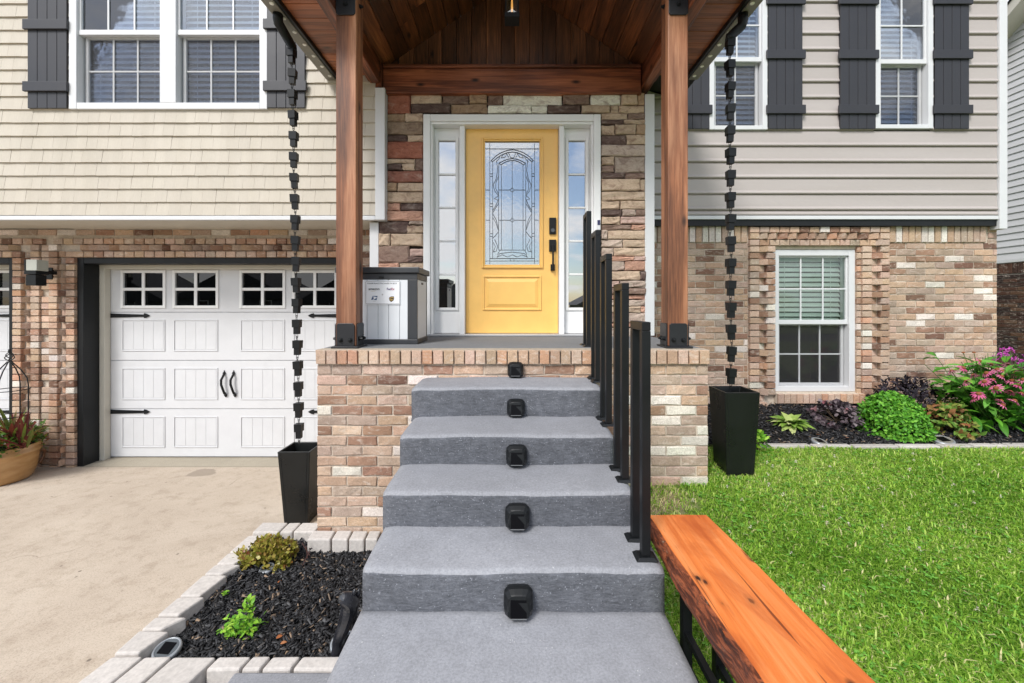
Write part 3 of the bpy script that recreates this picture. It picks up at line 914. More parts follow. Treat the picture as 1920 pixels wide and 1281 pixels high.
        h_.build('handle', BLACKM, door, smooth=False)
garage_door(GX0, GX1)
garage_door(G2X0, G2X1)
# floor of the garage threshold is part of the driveway sheet

# ---- stone wall round the entry
ST_BACK = MB()
YD = 4.13
EN = (-0.835, 0.835, 1.30, 3.495)
panel_holes(ST_BACK, -1.165, 1.25, 2.47, 3.70, Y_ST, Y_ST + 0.12, [EN])
panel_holes(ST_BACK, -1.262, 1.25, 1.36, 2.4695, Y_ST, Y_ST + 0.12, [EN])
stw = ST_BACK.build('stone_wall', GROUT, house)
CT = {'R': srgb(148, 96, 78), 'r': srgb(140, 96, 82), 'T': srgb(178, 158, 136), 't': srgb(156, 132, 108), 'D': srgb(96, 80, 74), 'd': srgb(128, 108, 96), 'G': srgb(172, 156, 142), 'W': srgb(214, 212, 198), 'P': srgb(178, 140, 120), 'p': srgb(184, 158, 146), 'B': srgb(138, 120, 102)}
def stones(rows, ox, oy, sc):
    for a, b, c, d, k in rows:
        xa, xb = px(ox + a / sc, Y_ST), px(ox + b / sc, Y_ST); zb, za = pz(oy + d / sc, Y_ST), pz(oy + c / sc, Y_ST)
        w, h = xb - xa - 0.003, za - zb - 0.003
        if w < 0.015 or h < 0.012: continue
        me = mesh_of('stone', rough_block(w, h, random.uniform(0.028, 0.05), 2 if w > 0.12 else 1, min(0.010, h * 0.2), 0.0042, 0.006, nz=4), STONE)
        kk = random.uniform(0.88, 1.1)
        inst('stone', me, Matrix.Translation(((xa + xb) / 2, Y_ST, (za + zb) / 2)), stw, tuple(min(1, q * kk * 1.28) for q in CT[k]))
stones([(172, 285, 45, 140, 'R'), (286, 433, 42, 97, 'T'), (436, 562, 44, 97, 'd'), (566, 650, 44, 95, 't'), (652, 724, 44, 104, 'd'), (726, 1008, 43, 105, 'W'), (1010, 1138, 43, 102, 'd'),
        (1142, 1285, 46, 103, 'W'), (1288, 1365, 43, 102, 'T'), (1368, 1402, 43, 102, 't'), (290, 475, 99, 141, 'D'), (478, 650, 97, 141, 't'), (655, 860, 107, 143, 'W'), (862, 935, 107, 143, 'W'),
        (938, 1095, 104, 142, 'D'), (1100, 1235, 104, 141, 'T'), (1238, 1278, 104, 141, 'T'), (1280, 1402, 104, 139, 'T')], 660, 160, 2.562)
stones([(138, 313, 235, 314, 't'), (317, 484, 232, 314, 'T'), (138, 484, 318, 437, 'B'), (138, 333, 440, 502, 'D'), (336, 484, 440, 502, 'T'), (138, 482, 505, 662, 'R'), (138, 406, 665, 710, 'T'),
        (410, 484, 666, 776, 'd'), (138, 284, 713, 776, 'D'), (287, 407, 713, 774, 'T'), (138, 482, 780, 890, 'r'), (138, 231, 893, 974, 't'), (235, 482, 893, 976, 'T'), (138, 482, 980, 1085, 'T'),
        (138, 267, 1088, 1160, 'P'), (271, 482, 1088, 1160, 'D'), (138, 482, 1163, 1258, 'P')], 700, 170, 5.12)
stones([(345, 938, 172, 412, 'D'), (942, 1220, 165, 240, 'G'), (905, 1220, 255, 408, 'T'), (345, 570, 418, 662, 'T'), (575, 1215, 420, 662, 'T'), (345, 950, 668, 1002, 'd'), (955, 1220, 715, 868, 'p'), (905, 1220, 875, 992, 'D'),
        (345, 745, 1008, 1130, 'P'), (750, 1220, 996, 1140, 'T'), (345, 800, 1138, 1330, 'G'), (805, 1220, 1145, 1335, 'D'), (345, 1220, 1340, 1560, 'T'), (345, 760, 1566, 1800, 'P'), (766, 1220, 1566, 1800, 'G'),
        (345, 1220, 1806, 2050, 'd'), (345, 1220, 2056, 2420, 'T')], 680, 400, 10.67)
stones([(136, 385, 230, 292, 'T'), (388, 552, 228, 292, 'd'), (136, 345, 297, 340, 'D'), (348, 552, 294, 334, 'T'), (136, 263, 343, 436, 'T'), (267, 463, 341, 434, 'T'), (466, 552, 341, 434, 't'), (136, 372, 439, 532, 'D'),
        (376, 552, 439, 530, 'T'), (136, 552, 536, 642, 'G'), (136, 255, 646, 726, 'T'), (136, 258, 729, 796, 'd'), (262, 552, 645, 795, 'G'), (136, 359, 798, 856, 'D'), (363, 552, 798, 857, 'd'), (136, 499, 860, 973, 'T'),
        (503, 552, 862, 973, 'T'), (136, 552, 977, 1064, 'T'), (136, 311, 1068, 1148, 'T'), (315, 552, 1066, 1148, 'T')], 1100, 170, 5.12)
stones([(122, 295, 66, 123, 'D'), (298, 412, 66, 123, 'G'), (415, 497, 66, 123, 'd'), (122, 280, 126, 194, 'T'), (284, 497, 125, 190, 'p'), (122, 374, 195, 237, 'd'), (378, 497, 194, 237, 'P'), (122, 171, 240, 318, 'G'),
        (175, 497, 240, 318, 'T'), (122, 302, 321, 388, 'G'), (306, 497, 321, 388, 'T'), (122, 225, 391, 462, 'G'), (229, 497, 391, 464, 'T'), (122, 396, 467, 503, 'P'), (400, 497, 467, 503, 'p'), (122, 316, 506, 587, 'G'),
        (320, 497, 506, 587, 'P'), (122, 447, 591, 670, 'T'), (451, 497, 591, 668, 'D'), (122, 275, 674, 732, 'p'), (279, 497, 672, 732, 'G'), (122, 497, 736, 788, 'd'), (122, 497, 792, 830, 'P'), (122, 330, 834, 888, 'G'), (334, 497, 834, 886, 'G'),
        (122, 455, 890, 943, 'T'), (459, 497, 890, 943, 'P'), (122, 300, 947, 1032, 'd'), (304, 497, 947, 1032, 'G'), (122, 497, 1036, 1070, 'P'), (122, 428, 1074, 1175, 'G'), (432, 497, 1074, 1175, 'T')], 1100, 380, 4.575)
# a low course of stone under the threshold
stones([(0, 120, 0, 12, 'd'), (123, 210, 0, 12, 'T'), (213, 300, 0, 12, 'P'), (303, 335, 0, 12, 'T')], 796, 629, 1.0)
MB().box(px(695, Y_ST), px(711.5, Y_ST), Y_ST - 0.03, Y_ST + 0.12, 1.405, pz(418, Y_ST)).build('corner_trim', WHITE_V, house, bevel=0.003)
MB().box(px(1207.5, Y_ST), px(1225, Y_ST), Y_ST - 0.035, Y_LAP + 0.05, 1.405, 3.68).build('corner_trim', WHITE_V, house, bevel=0.003)

# ---- front door, sidelights and casing
YC = 4.03
cas = MB()
ex, ez = 0.833, pz(216.5, YC)
cw = 0.066
cas.box(-ex, -ex + cw, YC - 0.03, YD + 0.05, 1.40, ez); cas.box(ex - cw, ex, YC - 0.03, YD + 0.05, 1.40, ez)
cas.box(-ex + cw, ex - cw, YC - 0.029, YD + 0.05, ez - cw, ez)
casing = cas.build('door_casing', WHITE, house, bevel=0.006)
MB().box(-ex + cw, ex - cw, YC - 0.012, YD + 0.01, ez - cw - 0.022, ez - cw - 0.0005).build('head_moulding', WHITE, casing, bevel=0.005)
for sx_ in (-1, 1):
    MB().box(*(sorted((sx_ * (ex - cw - 0.0005), sx_ * (ex - cw - 0.020)))), YC - 0.012, YD + 0.01, 1.405, ez - cw - 0.023).build('side_moulding', WHITE, casing, bevel=0.005)
    xm = sx_ * 0.473
    MB().box(xm - 0.024, xm + 0.024, YC + 0.02, YD + 0.05, 1.418, ez - cw - 0.0225).build('mullion_post', WHITE, casing, bevel=0.005)
MB().box(-ex + 0.02, ex - 0.02, YC - 0.045, YD + 0.04, 1.402, 1.420).build('threshold', plain('aluminium_sill', (0.5, 0.5, 0.5), 0.4, metal=0.4), casing, bevel=0.003)
DT = pz(237, YD); DB = 1.424
# sidelights
for sx_ in (-1, 1):
    x0, x1 = sorted((sx_ * 0.4975, sx_ * 0.7465))
    gx = sorted((sx_ * 0.545, sx_ * 0.708)) if sx_ < 0 else sorted((0.545, 0.708))
    gz0, gz1 = pz(577, YD), pz(265, YD)
    sl_ = panel_holes(MB(), x0, x1, DB, ez - cw - 0.023, YD - 0.01, YD + 0.03, [(gx[0], gx[1], gz0, gz1)]).build('sidelight', WHITE, house)
    rm = MB(); e = 0.028
    rm.box(gx[0] - e, gx[0], YD - 0.024, YD - 0.0105, gz0 - e, gz1 + e); rm.box(gx[1], gx[1] + e, YD - 0.024, YD - 0.0105, gz0 - e, gz1 + e)
    rm.box(gx[0], gx[1], YD - 0.023, YD - 0.0105, gz0 - e, gz0); rm.box(gx[0], gx[1], YD - 0.023, YD - 0.0105, gz1, gz1 + e)
    rm.build('glass_moulding', WHITE, sl_, bevel=0.005)
    for k in range(5):
        za, zb_ = gz0 + (gz1 - gz0) * k / 5, gz0 + (gz1 - gz0) * (k + 1) / 5
        MB().box(gx[0], gx[1], YD + 0.004, YD + 0.008, za + 0.001, zb_ - 0.001).build('pane', GLASS_SIDE, sl_)
        if k: MB().box(gx[0], gx[1], YD - 0.008, YD + 0.003, za - 0.009, za + 0.009).build('muntin', WHITE, sl_, bevel=0.002)
    room_box(sl_, gx[0] - .03, gx[1] + .03, gz0 - .03, gz1 + .03, YD + 0.031, 0.3)
# door leaf
dx0, dx1 = -0.444, 0.444
gl = (px(909.5, YD), px(1011.5, YD), pz(496.5, YD), pz(265.5, YD))
door = panel_holes(MB(), dx0, dx1, DB, DT, YD, YD + 0.045, [gl]).build('front_door', YELLOW, house)
def frame_ring(mb, r, e0, e1, y0, y1):
    a, b, c, d = r
    mb.box(a - e1, a - e0, y0, y1, c - e1, d + e1); mb.box(b + e0, b + e1, y0, y1, c - e1, d + e1)
    mb.box(a - e0, b + e0, y0 + .0007, y1, c - e1, c - e0); mb.box(a - e0, b + e0, y0 + .0007, y1, d + e0, d + e1)
    return mb
frame_ring(MB(), gl, 0.0, 0.014, YD - 0.012, YD + 0.010).build('glass_bead', YELLOW, door, bevel=0.004)
frame_ring(MB(), gl, 0.0145, 0.034, YD - 0.020, YD - 0.0005).build('glass_moulding', YELLOW, door, bevel=0.006)
pn = (px(915, YD), px(1005, YD), pz(572, YD), pz(527, YD))
frame_ring(MB(), pn, 0.034, 0.052, YD - 0.012, YD - 0.0005).build('panel_moulding', YELLOW, door, bevel=0.005)
a, b, c, d = pn
MB().hexa([(a - .02, YD - 0.0005, c - .02), (b + .02, YD - 0.0005, c - .02), (b + .02, YD - 0.0005, d + .02), (a - .02, YD - 0.0005, d + .02)][::-1],
          [(a + .01, YD - 0.012, c + .01), (b - .01, YD - 0.012, c + .01), (b - .01, YD - 0.012, d - .01), (a + .01, YD - 0.012, d - .01)][::-1]).build('raised_panel', YELLOW, door)
MB().box(gl[0], gl[1], YD + 0.012, YD + 0.018, gl[2], gl[3]).build('pane', GLASS_DOOR, door)
room_box(door, gl[0] - .03, gl[1] + .03, gl[2] - .03, gl[3] + .03, YD + 0.046, 0.35)
# leading of the glass
lead = MB()
def LP(u, v): return (px(860 + u / 4.27, YD), YD + 0.0085, pz(220 + v / 4.27, YD))
def came(pts, r=0.0026, mirror=True):
    lead.tube([LP(*p) for p in pts], r, 5)
    if mirror: lead.tube([LP(858 - p[0], p[1]) for p in pts], r, 5)
came([(249, 205), (249, 1176)]); came([(214, 250), (645, 250)], mirror=False); came([(214, 1150), (645, 1150)], mirror=False)
came([(258, 345), (300, 305), (340, 280), (390, 262), (429, 257)], 0.0032); came([(272, 352), (310, 320), (345, 298), (390, 280), (429, 275)], 0.0032)
came([(258, 345), (272, 352)])
came([(322, 365), (360, 345), (395, 332), (429, 328)], 0.0032); came([(336, 378), (370, 358), (400, 346), (429, 343)], 0.0032); came([(322, 365), (336, 378)])
came([(320, 370), (320, 1062)]); came([(342, 378), (342, 1062)]); came([(429, 343), (429, 1062)], mirror=False)
for v in (580, 822):
    came([(214, v), (249, v)]); came([(320, v), (411, v)]); came([(411, v), (429, v - 19), (447, v), (429, v + 19), (411, v)], 0.003, False)
came([(272, 352), (272, 1130)])
for v in (450, 470, 690, 712, 930, 952): came([(249, v), (272, v)])
came([(305, 352), (313, 420), (300, 490), (276, 540), (290, 590), (318, 622)], 0.003); came([(318, 470), (298, 520), (296, 570), (318, 610)])
came([(318, 660), (292, 715), (273, 742)], 0.003); came([(318, 690), (300, 718), (274, 760)]); came([(273, 770), (300, 820), (318, 890)], 0.003); came([(273, 800), (296, 840), (318, 905)])
came([(318, 915), (292, 948), (272, 968)], 0.003); came([(288, 978), (312, 1030), (302, 1070), (276, 1078)], 0.003); came([(276, 1000), (294, 1035), (276, 1078)])
came([(318, 625), (285, 652), (318, 660)]); came([(300, 352), (322, 330), (330, 310)]); came([(340, 322), (356, 292), (384, 286), (372, 316), (340, 322)]); came([(400, 284), (415, 318), (429, 322)]); came([(384, 286), (400, 320)])
came([(320, 1062), (429, 1062)]); came([(305, 1120), (330, 1090), (429, 1078)], 0.003); came([(305, 1120), (350, 1100), (390, 1118), (429, 1100)], 0.003); came([(249, 1130), (429, 1130)], 0.004); came([(330, 1062), (310, 1100)])
came([(415, 1150), (415, 1135)]);
lead.build('leading', LEAD, door)
# lock and handle set
hxx = px(1036, YD)
lk = MB().box(hxx - 0.033, hxx + 0.033, YD - 0.024, YD - 0.0005, pz(440, YD), pz(409, YD)).build('deadbolt', BLACKM, door, bevel=0.006)
MB().lathe([(0, 0.012), (0.017, 0.012), (0.020, 0.008), (0.020, 0.0)], n=16).build('lock_cylinder', LEAD, door).matrix_basis = Matrix.Translation((hxx, YD - 0.024, pz(433, YD))) @ Matrix.Rotation(R(90), 4, 'X')
hs = MB().box(hxx - 0.034, hxx + 0.034, YD - 0.022, YD - 0.0005, pz(472, YD), pz(450, YD))
hs.box(hxx - 0.02, hxx + 0.02, YD - 0.022, YD - 0.0005, pz(508, YD), pz(496, YD))
hs.box(hxx - 0.009, hxx + 0.009, YD - 0.058, YD - 0.044, pz(507, YD), pz(459, YD)); hs.box(hxx - 0.0085, hxx + 0.0085, YD - 0.045, YD - 0.021, pz(464, YD), pz(459, YD) - 0.001); hs.box(hxx - 0.0085, hxx + 0.0085, YD - 0.045, YD - 0.021, pz(507, YD) + 0.001, pz(503, YD))
hs.build('door_handle', BLACKM, door, bevel=0.003)
# doorbell on the right casing
db = MB().box(px(1117.5, YC), px(1123.5, YC), YC - 0.055, YC - 0.0305, pz(433, YC), pz(414, YC)).build('doorbell', plain('doorbell_white', (0.7, 0.7, 0.72), 0.4), casing, bevel=0.004)
MB().box(px(1118, YC), px(1123, YC), YC - 0.058, YC - 0.0552, pz(424, YC), pz(415, YC)).build('doorbell_lens', plain('doorbell_blue', (0.03, 0.03, 0.09), 0.2), casing)

# house body behind the facades, and its main roof out of sight above
bd = MB()
bd.box(-9, -1.3, Y_BR + 0.70, 9, 0, 5.895); bd.box(-1.29, 1.29, Y_ST + 0.8, 9, 0.4, 5.895); bd.box(1.30, px(1883, Y_LAP), Y_BR + 0.72, 9, 0, 5.895)
bd.build('inner_wall', ROOM, house)
MB().prism([(4.3, 5.9), (9.4, 5.9), (9.4, 6.0), (6.5, 8.0), (4.3, 6.0)], 'x', -9.2, px(1883, Y_LAP) + 0.25).build('roof', plain('roof_shingle', (0.06, 0.055, 0.05), 0.9), house)

# ================================================================== PORCH
Y_PF = 2.857
PXL, PXR = px(594.5, Y_PF), px(1328, Y_PF)
DECKZ = 1.40
porch = thing('front_porch', (0, Y_PF, 0.2), 'covered entry porch with brick base, timber posts and dark plank gable ceiling', 'porch')
base = MB().box(PXL + 0.006, PXR - 0.006, Y_PF, Y_ST - 0.004, -0.05, DECKZ - 0.013).build('porch_base', MORTAR, porch)
MB().box(PXL + 0.01, PXR - 0.01, Y_PF + 0.085, Y_ST - 0.04, DECKZ - 0.012, DECKZ).build('deck', DECKC, porch)
nb = 37
for i in range(nb):
    w = (PXR - PXL) / nb
    xx = PXL + (i + .5) * w
    inst('rowlock_brick', random.choice(ROWL), Matrix.Translation((xx, Y_PF, DECKZ - 0.051)) @ Matrix.Diagonal(((w - 0.008) / (CO - 0.008), 1, 1, 1)), base, brick_color('row'))
MB().box(PXL, PXR, Y_PF - 0.022, Y_PF + 0.084, DECKZ - 0.0125, DECKZ - 0.002).build('deck_edge', mortar_mat('mortar_pale', (0.5, 0.42, 0.33)), porch)
for rr in range(20):
    pass
# running bond of the porch base (skip what the steps cover wholly)
z = DECKZ - 0.104 - CO / 2; row = 0
while z > -0.02:
    hid = [(-0.50, 0.50)] if z < 1.14 else []
    x = PXL - (BL / 2 if row % 2 == 0 else 0)
    while x < PXR - 0.02:
        a, b = max(x, PXL), min(x + BL, PXR)
        if not (hid and a > hid[0][0] and b < hid[0][1]) and b - a > 0.03 and not (z < 0.42 and a > 0.55):
            kind = 'pale' if (a > 0.6 and random.random() < 0.55) else 'wall'
            if b - a < BL * 0.7: lay(STRETCH_H, (a + b) / 2, Y_PF, z, base, brick_color(kind), (b - a - JT) / (BL / 2 - JT), key='porch')
            else: lay(STRETCH, (a + b) / 2, Y_PF, z, base, brick_color(kind), (b - a - JT) / (BL - JT), key='porch')
        x += BL
    z -= CO; row += 1

# posts
def post(sgn):
    x0, x1 = sorted((sgn * 1.075, sgn * 1.214))
    y0, y1 = 2.94, 3.079
    p = MB().box(x0, x1, y0, y1, DECKZ + 0.012, 3.93).build('post', POSTW, porch, bevel=0.006)
    b = MB().box(x0 - 0.022, x1 + 0.022, y0 - 0.03, y1 + 0.03, DECKZ - 0.001, DECKZ + 0.012)
    b.build('base_plate', BLOCKM, p, bevel=0.002)
    zt = DECKZ + 0.17
    for (q0, q1, r0, r1) in ((x0 + 0.008, x1 - 0.008, y0 - 0.010, y0 - 0.0005),):
        pts = [(q0, DECKZ + 0.0125), (q1, DECKZ + 0.0125), (q1, zt - 0.012), (q1 - 0.012, zt), (q0 + 0.012, zt), (q0, zt - 0.012)]
        MB().prism(pts, 'y', r0, r1).build('base_bracket', BLOCKM, p, bevel=0.002)
    for xs, xo in ((x0, -1), (x1, 1)):
        xa, xb = sorted((xs + xo * 0.0005, xs + xo * 0.010))
        pts = [(y0 + 0.008, DECKZ + 0.0125), (y1 - 0.008, DECKZ + 0.0125), (y1 - 0.008, zt - 0.012), (y1 - 0.02, zt), (y0 + 0.02, zt), (y0 + 0.008, zt - 0.012)]
        MB().prism(pts, 'x', xa, xb).build('base_bracket', BLOCKM, p, bevel=0.002)
    def bolt(M):
        mb = MB().lathe([(0.017, 0), (0.017, 0.003), (0.012, 0.003), (0.012, 0.012), (0.008, 0.013), (0.008, 0.022), (0, 0.023)], n=8)
        mb.build('bolt', BLACKM, p).matrix_basis = M
    for dx_ in (-0.033, 0.033):
        bolt(Matrix.Translation(((x0 + x1) / 2 + dx_, y0 - 0.010, DECKZ + 0.055)) @ Matrix.Rotation(R(90), 4, 'X'))
        for xs, xo in ((x0, -1), (x1, 1)):
            bolt(Matrix.Translation((xs + xo * 0.010, (y0 + y1) / 2 + dx_, DECKZ + 0.062)) @ Matrix.Rotation(R(90) * xo, 4, 'Y'))
    zb = 3.69
    pts = [(x0 + 0.003, zb + 0.014), (x0 + 0.017, zb), (x1 - 0.017, zb), (x1 - 0.003, zb + 0.014), (x1 - 0.003, 4.05), (x0 + 0.003, 4.05)]
    MB().prism(pts, 'y', y0 - 0.011, y0 - 0.0005).build('top_bracket', BLOCKM, p, bevel=0.002)
    bolt(Matrix.Translation(((x0 + x1) / 2, y0 - 0.011, 3.762)) @ Matrix.Rotation(R(90), 4, 'X'))
    for xs, xo in ((x0, -1), (x1, 1)):
        bolt(Matrix.Translation((xs + xo * 0.002, (y0 + y1) / 2, 3.80)) @ Matrix.Rotation(R(90) * xo, 4, 'Y'))
post(-1); post(1)

# beams, gable and plank ceiling
ROOF_Y0, ROOF_Y1 = 2.52, Y_ST - 0.0065
BZ0, BZT = 3.665, 3.925
for sgn in (-1, 1):
    xa, xb = sorted((sgn * 1.2145, sgn * 1.302))
    ye = Y_SH - 0.03 if sgn < 0 else Y_LAP - 0.025
    MB().box(xa, xb, ROOF_Y0 + 0.05, ye, 3.73, 3.958).build('side_beam', BEAMY, porch, bevel=0.006)
    xc, xd = sorted((sgn * 1.3022, sgn * 1.318))
    MB().box(xc, xd, ROOF_Y0 + 0.06, Y_SH - 0.032, 3.745, 3.80).build('beam_trim', BEAMY, porch, bevel=0.003)
MB().box(-1.20, 1.20, Y_ST - 0.085, Y_ST + 0.04, BZ0, BZT - 0.03).build('back_beam', BEAMX, porch, bevel=0.006)
MB().box(-1.195, 1.195, Y_ST - 0.105, Y_ST + 0.03, BZT - 0.029, BZT).build('beam_cap', BEAMX, porch, bevel=0.005)
MB().box(-1.2135, 1.2135, 2.945, 3.075, 3.931, 4.13).build('front_beam', BEAMX, porch, bevel=0.006)
MB().box(-1.2535, -1.2005, Y_SH - 0.029, Y_ST + 0.05, 3.70, 3.95).build('beam_end', BEAMY, porch)
MB().box(1.2005, 1.2140, Y_ST - 0.045, Y_LAP, BZ0 + 0.004, 3.95).build('beam_end', BEAMY, porch)
# gable boards standing on the back beam
APEX, EAVE = 4.735, 3.935
def zroof(x): return APEX - abs(x) * (APEX - EAVE) / 1.2
gb = MB().prism([(-1.21, BZT - .02), (1.21, BZT - .02), (1.21, zroof(1.2) + .01), (0, APEX + .015), (-1.21, zroof(1.2) + .01)], 'y', Y_ST - 0.005, Y_ST + 0.03).build('gable_wall', PLANKZ, porch)
x = -1.19
while x < 1.185:
    w = random.choice((0.125, 0.14, 0.14))
    b = min(x + w, 1.19)
    pts = [(x + 0.0015, BZT + 0.0005), (b - 0.0015, BZT + 0.0005), (b - 0.0015, zroof(b) - 0.002)]
    if x < 0 < b: pts.append((0, APEX - 0.002))
    pts.append((x + 0.0015, zroof(x) - 0.002))
    dy = random.uniform(0, 0.004)
    MB().prism(pts, 'y', Y_ST - 0.03 - dy, Y_ST - 0.006).build('gable_board', PLANKZ, gb, bevel=0.002)
    x = b
for sgn in (-1, 1):
    # sloped ceiling planks running front to back
    nP = 10
    roof = MB()
    for k in range(nP):
        xa, xb = sgn * 1.212 * k / nP, sgn * 1.212 * (k + 1) / nP
        za, zb = zroof(xa), zroof(xb)
        g = 0.0025
        xa2, xb2 = xa + sgn * g, xb - sgn * g
        dz = random.uniform(0, 0.003)
        ysplit = random.choice((None, random.uniform(2.9, 3.7)))
        for ya, yb in (((ROOF_Y0, ROOF_Y1),) if ysplit is None else ((ROOF_Y0, ysplit - 0.001), (ysplit + 0.001, ROOF_Y1))):
            MB().hexa([(xa2, ya, za - dz), (xb2, ya, zb - dz), (xb2, yb, zb - dz), (xa2, yb, za - dz)] if sgn > 0 else [(xb2, ya, zb - dz), (xa2, ya, za - dz), (xa2, yb, za - dz), (xb2, yb, zb - dz)],
                      [(xa2, ya, za + 0.02), (xb2, ya, zb + 0.02), (xb2, yb, zb + 0.02), (xa2, yb, za + 0.02)] if sgn > 0 else [(xb2, ya, zb + 0.02), (xa2, ya, za + 0.02), (xa2, yb, za + 0.02), (xb2, yb, zb + 0.02)]).build('ceiling_plank', PLANKY, porch)
    # roof deck over it
    xo = sgn * 1.72; zo = zroof(xo) + 0.12
    MB().prism([(0, APEX + 0.03), (sgn * 1.2, EAVE + 0.03), (sgn * 1.62, 3.86), (xo, 3.86), (xo, zo + 0.10), (0, APEX + 0.17)], 'y', ROOF_Y0 - 0.02, (Y_ST if sgn < 0 else Y_LAP - 0.02)).build('roof_slope', GUTTER, porch)
    # eave soffit boards across
    y = ROOF_Y0 + 0.02
    while y < Y_SH - 0.03:
        yb = min(y + 0.15, Y_SH - 0.025)
        xa, xb = sorted((sgn * 1.319, sgn * 1.60))
        MB().box(xa, xb, y + 0.002, yb - 0.002, 3.805 + random.uniform(0, .003), 3.825).build('soffit_board', PLANKX, porch, bevel=0.002)
        y = yb
    xa, xb = sorted((sgn * 1.601, sgn * 1.625))
    MB().box(xa, xb, ROOF_Y0, Y_SH - 0.02, 3.775, 3.859).build('fascia', BLACK, porch)
    xa, xb = sorted((sgn * 1.6255, sgn * 1.71))
    gt = MB().box(xa, xb, ROOF_Y0, Y_SH - 0.02, 3.768, 3.858).build('gutter', TRACK, porch, bevel=0.004)
    y = 2.62
    while y < Y_SH - 0.05:
        MB().lathe([(0, -0.007), (0.010, -0.007), (0.015, -0.004), (0.016, 0.0)], (sgn * 1.65, y, 3.7675), 14).build('light_disc', DISC, gt, smooth=True)
        y += 0.155
    # outlet elbow that feeds the rain chain
    yt = 3.04
    cy = 3.25 if sgn < 0 else 3.08
    cxx = sgn * (1.675 if sgn < 0 else 1.572)
    MB().tube([(sgn * 1.668, yt, 3.768), (sgn * 1.668, yt, 3.735), (sgn * 1.668, yt + 0.01, 3.71), (cxx, cy, 3.665), (cxx, cy, 3.635)] if sgn < 0 else
              [(1.645, yt, 3.768), (1.645, yt, 3.72), (1.64, yt + 0.005, 3.69), (1.572, cy, 3.63), (1.572, cy, 3.605)], 0.034, 10).build('outlet_elbow', BLACKM, gt, smooth=True)

# pendant lantern at the ridge
lan = thing('pendant_lantern', (0, 3.5, 4.72), 'black square pendant lantern with glowing bulb hanging from the porch ridge', 'lantern')
MB().tube([(0, 3.5, 4.72), (0, 3.5, 4.40)], 0.008, 6).build('stem', BLACKM, lan)
lm = MB(); c = 0.05
for sx_ in (-1, 1):
    for sy_ in (-1, 1):
        lm.box(sx_ * c - 0.005, sx_ * c + 0.005, 3.5 + sy_ * c - 0.005, 3.5 + sy_ * c + 0.005, 4.06, 4.36)
lm.box(-0.06, 0.06, 3.44, 3.56, 4.02, 4.059); lm.box(-0.06, 0.06, 3.44, 3.56, 4.361, 4.40)
lm.build('lantern_frame', BLACKM, lan, bevel=0.002)
gm = MB()
for sx_ in (-1, 1):
    gm.box(sx_ * c - 0.001, sx_ * c + 0.001, 3.5 - c + 0.006, 3.5 + c - 0.006, 4.06, 4.36); gm.box(-c + 0.006, c - 0.006, 3.5 + sx_ * c - 0.001, 3.5 + sx_ * c + 0.001, 4.06, 4.36)
gm.build('lantern_glass', glass_mat('clear_glass', 0.12), lan)
bm_ = Mat('amber_filament', (1, 0.5, 0.1)); bm_.b.inputs['Emission Color'].default_value = (1.0, 0.42, 0.10, 1); bm_.b.inputs['Emission Strength'].default_value = 0.7
MB().lathe([(0, 0), (0.006, 0.01), (0.009, 0.06), (0.006, 0.12), (0, 0.13)], (0, 3.5, 4.08), 10).build('bulb', bm_.m, lan, smooth=True)

